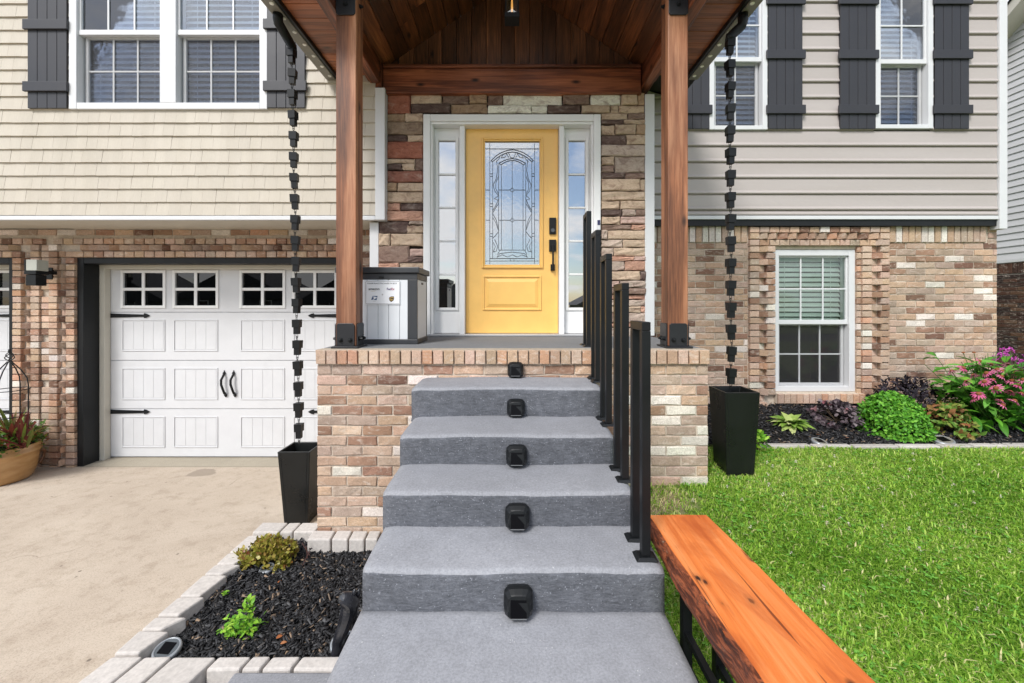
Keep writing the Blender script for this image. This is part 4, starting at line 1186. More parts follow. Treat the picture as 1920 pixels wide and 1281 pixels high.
# ================================================================== STEPS
steps = thing('concrete_steps', (0, 1.8, 0.2), 'grey painted concrete steps with rounded edges rising to the brick porch', 'steps')
SW = 0.555
ST_ = [(2.505, Y_PF - 0.004, 1.211), (2.155, 2.505, 1.040), (1.842, 2.155, 0.887), (1.545, 1.842, 0.737), (1.16, 1.545, 0.582), (0.80, 1.16, 0.44), (0.44, 0.80, 0.30)]
def step(yf, yb, zt, k):
    nx_ = 46
    zb = zt - 0.20 if k < 6 else 0.10
    if k == 6: zb = 0.1
    r = 0.022
    prof = [(yf + 0.004, zb)] + [(yf + 0.004 - 0.004 * i / 9, zb + (zt - r - zb) * i / 9) for i in range(1, 10)]
    prof += [(yf + r - r * math.cos(t), zt - r + r * math.sin(t)) for t in (math.pi / 8, math.pi / 4, 3 * math.pi / 8, math.pi / 2)]
    prof += [(yf + r + (yb + 0.03 - yf - r) * i / 8, zt + 0.004 * i / 8) for i in range(1, 9)]
    prof += [(yb + 0.03, zb)]
    n = len(prof)
    xl, xr = -SW - 0.012 * (k % 2), SW + 0.01 * ((k + 1) % 2)
    xl, xr = [(-0.597, 0.535), (-0.573, 0.520), (-0.566, 0.533), (-0.552, 0.562), (-0.556, 0.556), (-0.56, 0.56), (-0.56, 0.56)][k]
    ph = [random.uniform(0, 6) for _ in range(6)]
    vs = []
    for i in range(nx_ + 1):
        x = xl + (xr - xl) * i / nx_
        edge = min(i, nx_ - i)
        rnd_ = 0.014 if edge == 0 else (0.004 if edge == 1 else 0)
        for j, (y, z_) in enumerate(prof):
            wob = 0.0035 * math.sin(x * 9 + ph[0]) + 0.002 * math.sin(x * 23 + ph[1] + z_ * 17)
            face = 1 <= j <= 13
            dy = (wob + random.uniform(-0.0012, 0.0012)) if face else 0
            dz = (0.0025 * math.sin(x * 7 + ph[2]) + random.uniform(-.0008, .0008)) if 10 <= j <= 21 else 0
            inset = rnd_ if (face or 10 <= j <= 14) else rnd_ * 0.5
            vs.append((x + (inset if i <= nx_ / 2 else -inset) * 0.3, y + dy + (rnd_ if face else 0), z_ + dz - (rnd_ * 0.7 if j >= 10 and j < n - 1 else 0)))
    fs = []
    for i in range(nx_):
        for j in range(n - 1):
            a = i * n + j
            fs.append((a, a + n, a + n + 1, a + 1))
    fs.append(tuple(range(n))); fs.append(tuple(range(nx_ * n, nx_ * n + n))[::-1])
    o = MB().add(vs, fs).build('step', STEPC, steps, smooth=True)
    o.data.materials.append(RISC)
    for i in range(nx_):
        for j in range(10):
            o.data.polygons[i * (n - 1) + j].material_index = 1  # riser faces take the shade-darkened colour
for k, s_ in enumerate(ST_):
    step(*s_, k)
core = MB()
for k, (yf, yb, zt) in enumerate(ST_[:-1]):
    core.box(-SW + 0.03, SW - 0.05, yf + 0.03, yb + 0.029, 0.05, zt - 0.199)
core.build('step_core', STEPC, steps)

# solar lights on the risers
def solar_light(cx_, yw, zb, label):
    t = thing('solar_step_light', (cx_, yw, zb), label, 'solar light', 'black solar lights set against the step risers')
    w = 0.052
    n = 20
    def sq(r, k=4.5):
        out = []
        for i in range(n):
            a = 2 * math.pi * i / n
            ca, sa = math.cos(a), math.sin(a)
            d_ = (abs(ca) ** k + abs(sa) ** k) ** (1 / k)
            out.append((r * ca / d_, r * sa / d_))
        return out
    vs = []; fs = []
    rings = [(0.050, 0.0), (0.053, 0.014), (0.050, 0.028), (0.040, 0.044), (0.036, 0.047)]
    for r, dpt in rings:
        for u, v in sq(r): vs.append((cx_ + u, yw - dpt - (0.012 if v < 0 else 0) * (dpt / 0.047), zb + 0.054 + v))
    for i in range(len(rings) - 1):
        for k in range(n):
            fs.append((i * n + k, i * n + (k + 1) % n, (i + 1) * n + (k + 1) % n, (i + 1) * n + k))
    fs.append(tuple(range(4 * n, 5 * n)))
    MB().add(vs, fs).build('housing', BLACKM, t, smooth=False, bevel=0.0015)
    MB().hexa([(cx_ - 0.028, yw - 0.061, zb + 0.022), (cx_ + 0.028, yw - 0.061, zb + 0.022), (cx_ + 0.028, yw - 0.040, zb + 0.022), (cx_ - 0.028, yw - 0.040, zb + 0.022)],
              [(cx_ - 0.028, yw - 0.0495, zb + 0.078), (cx_ + 0.028, yw - 0.0495, zb + 0.078), (cx_ + 0.028, yw - 0.040, zb + 0.078), (cx_ - 0.028, yw - 0.040, zb + 0.078)]).build('solar_panel', plain('solar_cell', (0.002, 0.002, 0.003), 0.4, 0.12), t)
    MB().box(cx_ - 0.029, cx_ + 0.029, yw - 0.0625, yw - 0.045, zb + 0.0185, zb + 0.0215).build('panel_lip', plain('grey_lip', (0.16, 0.165, 0.17), 0.4), t)
LX = 0.023
lab = ['square black solar light on the brick wall above the top step', 'square black solar light on the first riser below the porch bricks', 'square black solar light on the second riser from the top',
       'square black solar light in the middle riser of the five', 'square black solar light on the second riser from the bottom']
solar_light(LX, Y_PF - 0.021, 1.214, lab[0])
for k in range(4):
    yf = ST_[k][0]
    solar_light(LX, yf - 0.002, ST_[k + 1][2] + 0.004, [lab[1], lab[2], 'square black solar light on the third riser from the top', 'largest square black solar light, on the lowest riser in view'][k])

# railing hoops: one black steel hoop on each tread
HO = [(3.03, 3.16, 0.545, 1.4005, 0.96, 'black steel hoop railing furthest back, on the porch deck beside the door'),
      (2.69, 2.82, 0.540, 1.2125, 0.955, 'black steel hoop railing on the top step below the deck'),
      (2.335, 2.465, 0.528, 1.0415, 0.935, 'black steel hoop railing on the second step from the top'),
      (1.97, 2.105, 0.520, 0.8885, 0.910, 'black steel hoop railing on the third step from the top'),
      (1.625, 1.755, 0.507, 0.7385, 0.895, 'black steel hoop railing nearest the wooden bench end')]
for ya, yb, x, z0, h, lb in HO:
    t = thing('railing_hoop', (x, (ya + yb) / 2, z0), lb, 'railing', 'black steel hoops up the right side of the steps')
    q = 0.0165
    for yy in (ya, yb):
        MB().box(x - q, x + q, yy - q, yy + q, z0 + 0.012, z0 + h - 2 * q - 0.0005).build('upright', BLACKM, t, bevel=0.002)
        MB().hexa([(x - 0.042, yy - 0.036, z0), (x + 0.042, yy - 0.036, z0), (x + 0.042, yy + 0.036, z0), (x - 0.042, yy + 0.036, z0)],
                  [(x - 0.028, yy - 0.026, z0 + 0.0115), (x + 0.028, yy - 0.026, z0 + 0.0115), (x + 0.028, yy + 0.026, z0 + 0.0115), (x - 0.028, yy + 0.026, z0 + 0.0115)]).build('foot_plate', BLACKM, t, bevel=0.002)
    MB().box(x - q, x + q, ya - q, yb + q, z0 + h - 2 * q, z0 + h).build('top_bar', BLACKM, t, bevel=0.002)

exec_parts = True
# ================================================================== GROUND
def lawn_z(y):
    return float(np.interp(y, [-30, -6, 0, 1.2, 1.67, 2.857, 3.4, 30], [-0.6, -0.35, 0.02, 0.15, 0.235, 0.49, 0.545, 0.56]))
def drive_z(y):
    return max(0.0, 0.022 * (4.5 - y)) if y > 0.5 else 0.088 - 0.03 * (0.5 - y)

gm_ = concrete_mat('soil_ground', (0.07, 0.10, 0.035), 0.3)
g = MB().box(-150, 150, -150, 150, -3.2, -1.2); g.build('ground', gm_)['kind'] = 'structure'

DRV = Mat('driveway_concrete', (0.45, 0.38, 0.30), 0.9, 0.2)
v = DRV.coord('Position', shift=False)
n1 = DRV.noise(v, 0.9, 7, 0.62, 0.6); n2 = DRV.noise(v, 9, 7, 0.7); n3 = DRV.noise(v, 150, 4, 0.7); n4 = DRV.noise(DRV.coord('Position', (1, 2.4, 1), False), 2.2, 5, 0.6, 1.0)
c = DRV.ramp(n1, [(0.3, srgb(178, 163, 146)), (0.55, srgb(192, 178, 161)), (0.75, srgb(201, 189, 174))])
c = DRV.mix(DRV.ramp(n4, [(0.5, (0, 0, 0)), (0.85, (0.2,) * 3)]), c, srgb(172, 155, 135))
c = DRV.mix(DRV.ramp(n2, [(0.3, (0.55,) * 3), (0.5, (0, 0, 0))]), c, srgb(156, 140, 122))
c = DRV.mix(1.0, c, DRV.ramp(n3, [(0.30, (0.68,) * 3), (0.52, (1.03,) * 3)]), 'MULTIPLY')
# an old oil-grey stain in front of the garage door
ve = DRV.n('ShaderNodeVectorMath', operation='DISTANCE'); mp = DRV.n('ShaderNodeMapping'); mp.inputs['Scale'].default_value = (1, 1.35, 0); DRV.l(DRV.n('ShaderNodeNewGeometry').outputs['Position'], mp.inputs[0])
ve.inputs[1].default_value = (px(380, 4.29), 4.29 * 1.35, 0)
DRV.l(mp.outputs[0], ve.inputs[0])
ad = DRV.n('ShaderNodeMath', operation='ADD'); m2 = DRV.n('ShaderNodeMath', operation='MULTIPLY'); m2.inputs[1].default_value = 0.35
DRV.l(DRV.noise(v, 4.5, 3), m2.inputs[0]); DRV.l(ve.outputs['Value'], ad.inputs[0]); DRV.l(m2.outputs[0], ad.inputs[1])
c = DRV.mix(DRV.ramp(ad.outputs[0], [(0.315, (0.75,) * 3), (0.335, (0, 0, 0))]), c, srgb(146, 134, 120))
vs_ = DRV.n('ShaderNodeTexVoronoi'); vs_.inputs['Scale'].default_value = 5.5; DRV.l(DRV.coord('Position', (1, 1, 0), False), vs_.inputs['Vector'])
c = DRV.mix(DRV.ramp(vs_.outputs['Distance'], [(0.035, (.8,) * 3), (0.06, (0, 0, 0))]), c, srgb(104, 94, 84))
vc_ = DRV.n('ShaderNodeTexVoronoi', feature='DISTANCE_TO_EDGE'); vc_.inputs['Scale'].default_value = .55
wv_ = DRV.n('ShaderNodeVectorMath', operation='ADD'); wn_ = DRV.n('ShaderNodeTexNoise'); wn_.inputs['Scale'].default_value = 3.5; wn_.inputs['Detail'].default_value = 5; DRV.l(v, wn_.inputs['Vector'])
ws_ = DRV.n('ShaderNodeVectorMath', operation='SCALE'); ws_.inputs['Scale'].default_value = .35; DRV.l(wn_.outputs['Color'], ws_.inputs[0]); DRV.l(v, wv_.inputs[0]); DRV.l(ws_.outputs[0], wv_.inputs[1]); DRV.l(wv_.outputs[0], vc_.inputs['Vector'])
crk = DRV.mix(1.0, DRV.ramp(vc_.outputs['Distance'], [(0.0015, (.55,) * 3), (0.004, (0, 0, 0))]), DRV.ramp(DRV.noise(v, .8, 2), [(.5, (0, 0, 0)), (.56, (1, 1, 1))]), 'MULTIPLY')
c = DRV.mix(crk, c, srgb(112, 100, 88))
DRV.color(c); DRV.bump(DRV.mix(0.5, n2, n3), 0.4, 0.004)

def sheet(name, xs, ys, zf, mat, jit=0.0):
    vs = []; fs = []
    for y in ys:
        for x in xs: vs.append((x, y, zf(x, y) + (random.uniform(-jit, jit) if jit else 0)))
    n = len(xs)
    for j in range(len(ys) - 1):
        for i in range(n - 1):
            a = j * n + i; fs.append((a, a + 1, a + n + 1, a + n))
    return MB().add(vs, fs).build(name, mat, smooth=True)
lin = lambda a, b, n: [a + (b - a) * i / n for i in range(n + 1)]
o = sheet('driveway', lin(-14, -1.30, 14), lin(-16, 0.5, 8) + lin(0.5, 4.46, 10)[1:], lambda x, y: drive_z(y), DRV.m); o['kind'] = 'structure'
# garage apron: a separate pour with a joint
o = sheet('garage_apron', lin(-9, -1.30, 3), [4.468, 4.9], lambda x, y: 0.0 + 0.004 * (y - 4.46), concrete_mat('apron_concrete', srgb(172, 163, 146), 0.12)); o['kind'] = 'structure'
# painted walk below the steps
wk = MB().box(-1.16, 0.60, -4.0, 1.785, -0.25, 0.165).build('walkway', STEPC, bevel=0.012); wk['kind'] = 'structure'
# lawn soil sheet
LSOIL = concrete_mat('lawn_soil', (0.13, 0.19, 0.045), 0.35, 2.0, 0.6, (0.10, 0.085, 0.045))
_nt = LSOIL.node_tree; _b = _nt.nodes['Principled BSDF']; _src = _b.inputs['Base Color'].links[0].from_socket
_g = _nt.nodes.new('ShaderNodeNewGeometry'); _mp = _nt.nodes.new('ShaderNodeMapping'); _mp.inputs['Scale'].default_value = (1 / .34, 1 / .20, 0); _d = _nt.nodes.new('ShaderNodeVectorMath'); _d.operation = 'DISTANCE'; _d.inputs[1].default_value = (.85 / .34, 2.70 / .20, 0)
_r = _nt.nodes.new('ShaderNodeValToRGB'); _r.color_ramp.elements[0].position = .55; _r.color_ramp.elements[0].color = (1, 1, 1, 1); _r.color_ramp.elements[1].position = 1.05; _r.color_ramp.elements[1].color = (0, 0, 0, 1)
_m = _nt.nodes.new('ShaderNodeMix'); _m.data_type = 'RGBA'; _m.inputs[7].default_value = (0.26, 0.20, 0.13, 1)
for _a, _c in ((_g.outputs['Position'], _mp.inputs[0]), (_mp.outputs[0], _d.inputs[0]), (_d.outputs['Value'], _r.inputs[0]), (_r.outputs[0], _m.inputs[0]), (_src, _m.inputs[6]), (_m.outputs[2], _b.inputs['Base Color'])): _nt.links.new(_a, _c)
o = sheet('lawn', lin(0.56, 26, 30), lin(-16, 0, 8) + lin(0, 4.5, 24)[1:] + [8, 16, 30], lambda x, y: lawn_z(y), LSOIL); o['kind'] = 'structure'
# street behind the viewer
ASPH = concrete_mat('asphalt', (0.055, 0.055, 0.058), 0.15)
o = MB().box(-60, 60, -24, -16, -0.9, -0.62).build('road', ASPH); o['kind'] = 'structure'
o = MB().box(-60, 60, -60, -24.01, -0.9, -0.55).build('far_lawn', LSOIL); o['kind'] = 'structure'

# ================================================================== LEFT BED: pavers, mulch
PAVC = srgb(198, 192, 186)
bord = thing('paver_border', (-1.69, 1.86, 0.05), 'pale tumbled paver border along drive and mulch bed left of the steps', 'garden border')
def paver(corners, z0, z1):
    """corners: four (x,y) ccw"""
    me = MB().hexa([(x, y, z0) for x, y in corners], [(x + (sum(c[0] for c in corners) / 4 - x) * 0.03, y + (sum(c[1] for c in corners) / 4 - y) * 0.03, z1 + random.uniform(-.003, .003)) for x, y in corners])
    k = random.uniform(0.92, 1.05)
    o = me.build('paver', GREYSTONE, bord, bevel=0.009, color=tuple(q * k for q in PAVC))
    return o
ys_ = [2.835, 2.63, 2.515, 2.417, 2.235, 2.096, 2.005, 1.865]
for a, b in zip(ys_, ys_[1:]):
    g = 0.003; j1, j2 = random.uniform(-.012, .012), random.uniform(-.012, .012)
    paver([(-1.748, b + g), (-1.625 + j1 - 0.015, b + g), (-1.60 + j2, a - g), (-1.748, a - g)], 0.02, 0.172)
xs_ = [-1.745, -1.60, -1.475, -1.28, -1.13, -1.045, -0.915, -0.72]
for a, b in zip(xs_, xs_[1:]):
    g = 0.003; sk = 0.055
    yf = 1.70 if b < -1.16 else 1.79
    f = (1.862 - yf) / 0.14
    paver([(a + g - sk * 0.4 * f, yf), (b - g - sk * 0.4 * f, yf), (b - g, 1.858), (a + g, 1.858)], 0.0, 0.170)
for a, b in ((-1.735, -1.555), (-1.55, -1.465), (-1.46, -1.318)):
    paver([(a, 2.842), (b, 2.842), (b, 2.97), (a, 2.97)], 0.02, 0.185)
for a, b in ((-1.312, -1.160), (-1.153, -1.050), (-1.044, -0.945), (-0.938, -0.86)):
    paver([(a, 2.725), (b, 2.725), (b - .01, 2.835), (a - .01, 2.835)], 0.02, 0.200)

SOIL = concrete_mat('dark_soil', (0.012, 0.011, 0.010), 0.3, 2, 0.6)
def mulch_z(x, y): return 0.115 + 0.02 * math.sin(x * 5 + 1) * math.sin(y * 4) + 0.02 * (y - 2.3)
o = sheet('garden_soil', lin(-1.68, -0.55, 10), lin(1.80, 2.835, 10), lambda x, y: mulch_z(x, y) - 0.006, SOIL); o['kind'] = 'structure'
MUL = Mat('mulch_chip', (0.02, 0.02, 0.02), 0.6, 0.35)
f = MUL.n('ShaderNodeAttribute', attribute_name='rnd').outputs['Fac']
MUL.color(MUL.ramp(f, [(0.0, (0.005, 0.005, 0.006)), (0.55, (0.020, 0.020, 0.022)), (0.85, (0.055, 0.055, 0.058)), (0.93, (0.10, 0.10, 0.102)), (0.95, (0.13, 0.10, 0.075)), (1.0, (0.34, 0.24, 0.16))]))
def chips(name, n, sampler, zf, parent=None, smin=0.010, smax=0.062):
    V = np.zeros((n, 8, 3), np.float32); A = np.zeros((n, 8), np.float32)
    base_ = np.array([(-1, -1, -1), (1, -.7, -1), (.8, 1, -1), (-.9, .8, -1), (-.9, -.8, 1), (1, -.8, 1), (.9, .7, 1), (-1, 1, 1)], np.float32)
    for i in range(n):
        x, y = sampler()
        l_, w_, h_ = (smin + (smax - smin) * random.random() ** 1.6) / 2, random.uniform(0.003, 0.013) / 2 + 0.001, random.uniform(0.0018, 0.005) / 2
        M = np.array((Euler((random.gauss(0, .35), random.gauss(0, .38), random.uniform(0, 6.28))).to_matrix()))
        V[i] = (base_ * (l_, w_, h_)) @ M.T + (x, y, zf(x, y) + random.uniform(0.0, 0.016))
        A[i] = random.random()
    idx = np.array([(0, 3, 2, 1), (4, 5, 6, 7), (0, 1, 5, 4), (1, 2, 6, 5), (2, 3, 7, 6), (3, 0, 4, 7)])
    loops = (idx[None] + (np.arange(n) * 8)[:, None, None]).ravel()
    me = fast_mesh(name, V.reshape(-1, 3), np.full(n * 6, 4), loops, MUL.m, A.ravel())
    o = inst(name, me, None, parent); o['kind'] = 'stuff'
    return o
o = chips('mulch', 11000, lambda: (random.uniform(-1.66, -0.56), random.uniform(1.83, 2.83)), mulch_z)
tag(o, 'black shredded bark mulch filling the small bed beside the steps', 'mulch')

# right bed
BEDY0 = 3.43
def bed_z(x, y): return 0.545 + 0.10 * min(1, max(0, (y - 3.4) / 0.7)) + 0.012 * math.sin(x * 6) * math.sin(y * 7)
o = sheet('flower_bed_soil', lin(1.45, 6.4, 20), lin(3.42, 4.5, 8), lambda x, y: bed_z(x, y) - 0.004, SOIL); o['kind'] = 'structure'
o = chips('bark_mulch', 13000, lambda: (random.uniform(1.45, 5.5), BEDY0 + 1.05 * random.random() ** 1.2), bed_z, smin=0.012, smax=0.05)
tag(o, 'black bark mulch in the flower bed under the basement window', 'mulch')
edge = thing('stone_edging', (3.5, 3.40, 0.5), 'low pale concrete edging strip between lawn and flower bed', 'garden border')
x = 1.74
while x < 6.2:
    w = random.uniform(0.26, 0.38)
    yy = 3.395 + 0.02 * math.sin(x * 1.7)
    MB().hexa([(x + .004, yy, 0.48), (x + w - .004, yy + random.uniform(-.01, .01), 0.48), (x + w - .004, yy + 0.07, 0.48), (x + .004, yy + 0.07, 0.48)],
              [(x + .008, yy + .006, 0.578), (x + w - .008, yy + .006, 0.578 + random.uniform(-.006, .006)), (x + w - .008, yy + 0.064, 0.578), (x + .008, yy + 0.064, 0.578)]).build('edging_stone', GREYSTONE, edge, bevel=0.008, color=(lambda k_: tuple(q * k_ for q in PAVC))(random.uniform(.75, .95)))
    x += w

# ================================================================== TAPERED PLANTERS AND RAIN CHAINS
def planter(cx_, y0, z0, wt, wb, h, label):
    t = thing('tapered_planter', (cx_, y0 + wt / 2, z0), label, 'planter', 'tall black tapered planters under the rain chains')
    cy = y0 + wt / 2
    def ring(w, z): return [(cx_ - w / 2, cy - w / 2, z), (cx_ + w / 2, cy - w / 2, z), (cx_ + w / 2, cy + w / 2, z), (cx_ - w / 2, cy + w / 2, z)]
    vs = ring(wb, z0) + ring(wt, z0 + h) + ring(wt - 0.03, z0 + h) + ring(wt - 0.06, z0 + h - 0.12)
    fs = [(3, 2, 1, 0)]
    for k in range(3):
        for i in range(4):
            fs.append((k * 4 + i, k * 4 + (i + 1) % 4, k * 4 + 4 + (i + 1) % 4, k * 4 + 4 + i))
    fs.append((12, 13, 14, 15))
    MB().add(vs, fs).build('planter_body', POTB, t, bevel=0.004)
    # thin corner bead on every arris
    for sx_ in (-1, 1):
        MB().tube([(cx_ + sx_ * (wb / 2 - 0.022), cy - wb / 2 - 0.0005, z0 + 0.01), (cx_ + sx_ * (wt / 2 - 0.022), cy - wt / 2 - 0.0005, z0 + h - 0.01)], 0.0016, 5).build('corner_bead', BLACK, t)
    st = MB()
    w = wt - 0.05
    for i in range(26):
        a = random.uniform(0, 6.28); r = random.uniform(0.012, 0.024)
        st.lathe([(0, r * .7), (r * .7, r * .45), (r, 0), (r * .6, -r * .5)], (cx_ + random.uniform(-w / 2.6, w / 2.6), cy + random.uniform(-w / 2.6, w / 2.6), z0 + h - 0.115), 7, 1, random.uniform(.7, 1.1))
    o = st.build('pebbles', plain('river_pebble', (0.12, 0.115, 0.11), 0.7, var=0.3), t, smooth=True); o['kind'] = 'stuff'
PL = planter(-1.638, 3.20, 0.028, 0.245, 0.178, 0.565, 'tall black tapered planter on the driveway against the porch bricks')
PR_ = planter(1.597, 2.955, 0.505, 0.245, 0.192, 0.585, 'tall black tapered planter on the grass below the right rain chain')

def rain_chain(xt, xb, y, zt, zb, label):
    t = thing('rain_chain', (xb, y, zb), label, 'rain chain', 'black square-cup rain chains hanging from the porch gutters')
    pitch = 0.1585
    n = int((zt - zb) / pitch)
    def cupmesh():
        mb = MB()
        for w, z0, z1 in ((0.0275, 0.010, 0.068), (0.0195, -0.042, 0.0105)):
            k = 0.97
            mb.hexa([(-w * k, -w * k, z0), (w * k, -w * k, z0), (w * k, w * k, z0), (-w * k, w * k, z0)], [(-w, -w, z1), (w, -w, z1), (w, w, z1), (-w, w, z1)])
        return mb.mesh('cup', BLACKM)
    def linkmesh():
        mb = MB()
        def oval(zc, ax):
            pts = []
            for i in range(13):
                a = 2 * math.pi * i / 12
                u, v = 0.0075 * math.cos(a), 0.022 * math.sin(a)
                pts.append((u, 0, zc + v) if ax else (0, u, zc + v))
            mb.tube(pts, 0.0019, 5, False)
        oval(-0.056, True); oval(-0.078, False)
        return mb.mesh('chain_link', BLACKM)
    cm, lm_ = cupmesh(), linkmesh()
    for i in range(n):
        z_ = zt - 0.075 - i * pitch
        f_ = (zt - z_) / (zt - zb)
        x_ = xt + (xb - xt) * f_ + random.uniform(-.002, .002)
        M = Matrix.Translation((x_, y, z_)) @ Matrix.Rotation(random.uniform(-.16, .16), 4, 'Z') @ Matrix.Rotation(random.uniform(-.05, .05), 4, 'Y')
        inst('cup', cm, M, t)
        if z_ - 0.1 > zb - 0.06: inst('chain_link', lm_, M, t)
    mb = MB().tube([(xt, y, zt), (xt, y, zt - 0.01)], 0.004, 6)
    pts = [(xt + 0.03 * math.cos(a), y + 0.03 * math.sin(a), zt - 0.006) for a in np.linspace(0, 2 * math.pi, 17)]
    mb.tube(pts, 0.0025, 5, False)
    mb.build('hanger_ring', BLACKM, t)
rain_chain(-1.678, -1.618, 3.25, 3.652, 0.585, 'black cup rain chain hanging in front of the garage door')
rain_chain(1.572, 1.583, 3.08, 3.622, 1.05, 'black cup rain chain hanging in front of the right hand brick wall')

# ================================================================== PACKAGE BOX
bx0, bx1, by0, by1, bz0 = -1.31, -0.713, 3.21, 3.58, DECKZ + 0.001
bx = thing('package_box', ((bx0 + bx1) / 2, (by0 + by1) / 2, bz0), 'pale resin package box with dark grey lid and corners on the porch deck', 'storage box')
zl0, zl1 = 1.935, 1.98
z_band = 1.888
ct = 0.072
MB().box(bx0 + 0.012, bx1 - 0.012, by0 + 0.012, by1 - 0.012, bz0 + 0.005, z_band + 0.02).build('inner_body', GRAPH, bx)
MB().box(bx0 - 0.004, bx1 + 0.004, by0 - 0.004, by1 + 0.004, bz0, bz0 + 0.036).build('base_skirt', GRAPH, bx, bevel=0.004)
MB().box(bx0 - 0.002, bx1 + 0.002, by0 - 0.002, by1 + 0.002, z_band, zl0 - 0.002).build('top_band', GRAPH, bx, bevel=0.003)
MB().box(bx0 - 0.016, bx1 + 0.020, by0 - 0.020, by1 + 0.012, zl0, zl1).build('lid', GRAPH, bx, bevel=0.007)
for xa, xb in ((bx0, bx0 + ct), (bx1 - ct, bx1)):
    MB().box(xa, xb, by0, by0 + 0.02, bz0 + 0.0365, z_band - 0.0005).build('corner_post', GRAPH, bx, bevel=0.003)
    MB().box(xa, xb, by1 - 0.022, by1, bz0 + 0.0365, z_band - 0.0005).build('corner_post', GRAPH, bx, bevel=0.003)
n = 5
w = (bx1 - bx0 - 2 * ct) / n
w = 0.0797
xs0 = bx1 - ct
edges = [xs0, px(749, 3.21), px(728.5, 3.21), px(708.5, 3.21), px(688, 3.21), px(668, 3.21), bx0 + ct]
for a, b in zip(edges, edges[1:]):
    MB().box(b + 0.0012, a - 0.0012, by0 + 0.003, by0 + 0.0122, bz0 + 0.0365, z_band - 0.0005).build('plank', RESIN, bx, bevel=0.002)
w = (by1 - by0 - 0.046) / 4
for i in range(4):
    MB().box(bx1 - 0.0122, bx1 - 0.002, by0 + 0.0215 + i * w, by0 + 0.0215 + (i + 1) * w - 0.0018, bz0 + 0.0365, z_band - 0.0005).build('plank', RESIN, bx, bevel=0.002)
MB().box(bx1 - 0.003, bx1 + 0.002, (by0 + by1) / 2 - 0.03, (by0 + by1) / 2 + 0.03, z_band - 0.032, z_band - 0.016).build('side_grip', GRAPH, bx, bevel=0.003)
MB().box(-1.0, -0.965, by0 - 0.012, by0 - 0.0025, z_band + 0.008, z_band + 0.024).build('hasp', BLACK, bx, bevel=0.003)
# the printed notice on its front
sx0, sx1, sz0, sz1 = px(685, 3.21), px(750.5, 3.21), pz(571, 3.21), pz(527, 3.21)
SGW = plain('notice_white', (0.80, 0.81, 0.83), 0.35, var=0.01)
notice = MB().box(sx0, sx1, by0 - 0.0045, by0 + 0.0025, sz0, sz1).build('notice', SGW, bx)
INK = plain('ink_black', (0.02, 0.02, 0.022), 0.5, var=0)
frame_ring(MB(), (sx0 + .006, sx1 - .006, sz0 + .006, sz1 - .006), 0.0, 0.0022, by0 - 0.0052, by0 - 0.0046).build('printed_border', INK, notice)
def text(s, x, z, size, mat, parent, y=None, shear=0, bold=0.0, align='CENTER', sxs=1.0):
    cu = bpy.data.curves.new('lettering', 'FONT'); cu.body = s; cu.size = size; cu.align_x = align; cu.align_y = 'CENTER'; cu.shear = shear; cu.offset = bold; cu.extrude = 0.0002
    cu.materials.append(mat)
    tmp = bpy.data.objects.new('lettering_curve', cu); COL.objects.link(tmp); bpy.context.view_layer.update()
    me = bpy.data.meshes.new_from_object(tmp.evaluated_get(bpy.context.evaluated_depsgraph_get())); bpy.data.objects.remove(tmp)
    if not me.materials: me.materials.append(mat)
    o = bpy.data.objects.new('lettering', me); link(o, parent)
    o.matrix_basis = Matrix.Translation((x, y if y is not None else by0 - 0.0051, z)) @ Matrix.Rotation(R(90), 4, 'X') @ Matrix.Diagonal((sxs, 1, 1, 1))
    return o
def nx(u): return px(680 + u / 21.35, 3.21)
def nz_(v): return pz(520 + v / 21.35, 3.21)
PURP = plain('ink_purple', (0.06, 0.02, 0.12), 0.5, var=0); ORI = plain('ink_crimson', (0.35, 0.03, 0.10), 0.5, var=0)
BLU = plain('ink_blue', (0.04, 0.09, 0.20), 0.5, var=0); BRN = plain('ink_brown', (0.05, 0.028, 0.012), 0.5, var=0); GLD = plain('ink_gold', (0.55, 0.38, 0.10), 0.5, var=0); GRYI = plain('ink_grey', (0.3, 0.3, 0.32), 0.5, var=0)
text('PLEASE PLACE PACKAGES IN BOX', nx(785), nz_(252), 0.0150, INK, notice, sxs=0.98)
text('amazon', nx(465), nz_(472), 0.0270, INK, notice, bold=0.0005)
sm = MB().tube([(nx(340 + i * 20), by0 - 0.0050, nz_(548 + 18 * math.sin(math.pi * i / 9))) for i in range(10)], 0.0009, 4); sm.build('smile_mark', GLD, notice)
text('Fed', nx(1060), nz_(478), 0.0245, PURP, notice, bold=0.0006, align='CENTER', sxs=.95)
text('Ex', nx(1215), nz_(478), 0.0245, ORI, notice, bold=0.0006, align='CENTER', sxs=.95)
def flat(pts, mat, name, dy=0.0051):
    MB().prism([(nx(u), nz_(v)) for u, v in pts], 'y', by0 - dy, by0 - 0.0046).build(name, mat, notice)
flat([(345, 905), (400, 752), (605, 748), (570, 915)], BLU, 'eagle_panel')
flat([(375, 790), (470, 775), (560, 800), (590, 830), (540, 840), (480, 880), (400, 905), (465, 835), (440, 800)], SGW, 'eagle_head', 0.0053)
text('U.S. MAIL', nx(470), nz_(965), 0.0055, GRYI, notice)
flat([(1060, 850), (1080, 800), (1150, 770), (1255, 768), (1262, 860), (1240, 930), (1150, 990), (1085, 945)], BRN, 'shield_panel')
flat([(1075, 862), (1110, 815), (1180, 800), (1250, 812), (1250, 832), (1160, 826), (1100, 850), (1085, 880)], GLD, 'shield_band', 0.0053)
text('ups', nx(1160), nz_(890), 0.0185, GLD, notice, y=by0 - 0.0053, bold=0.0004)
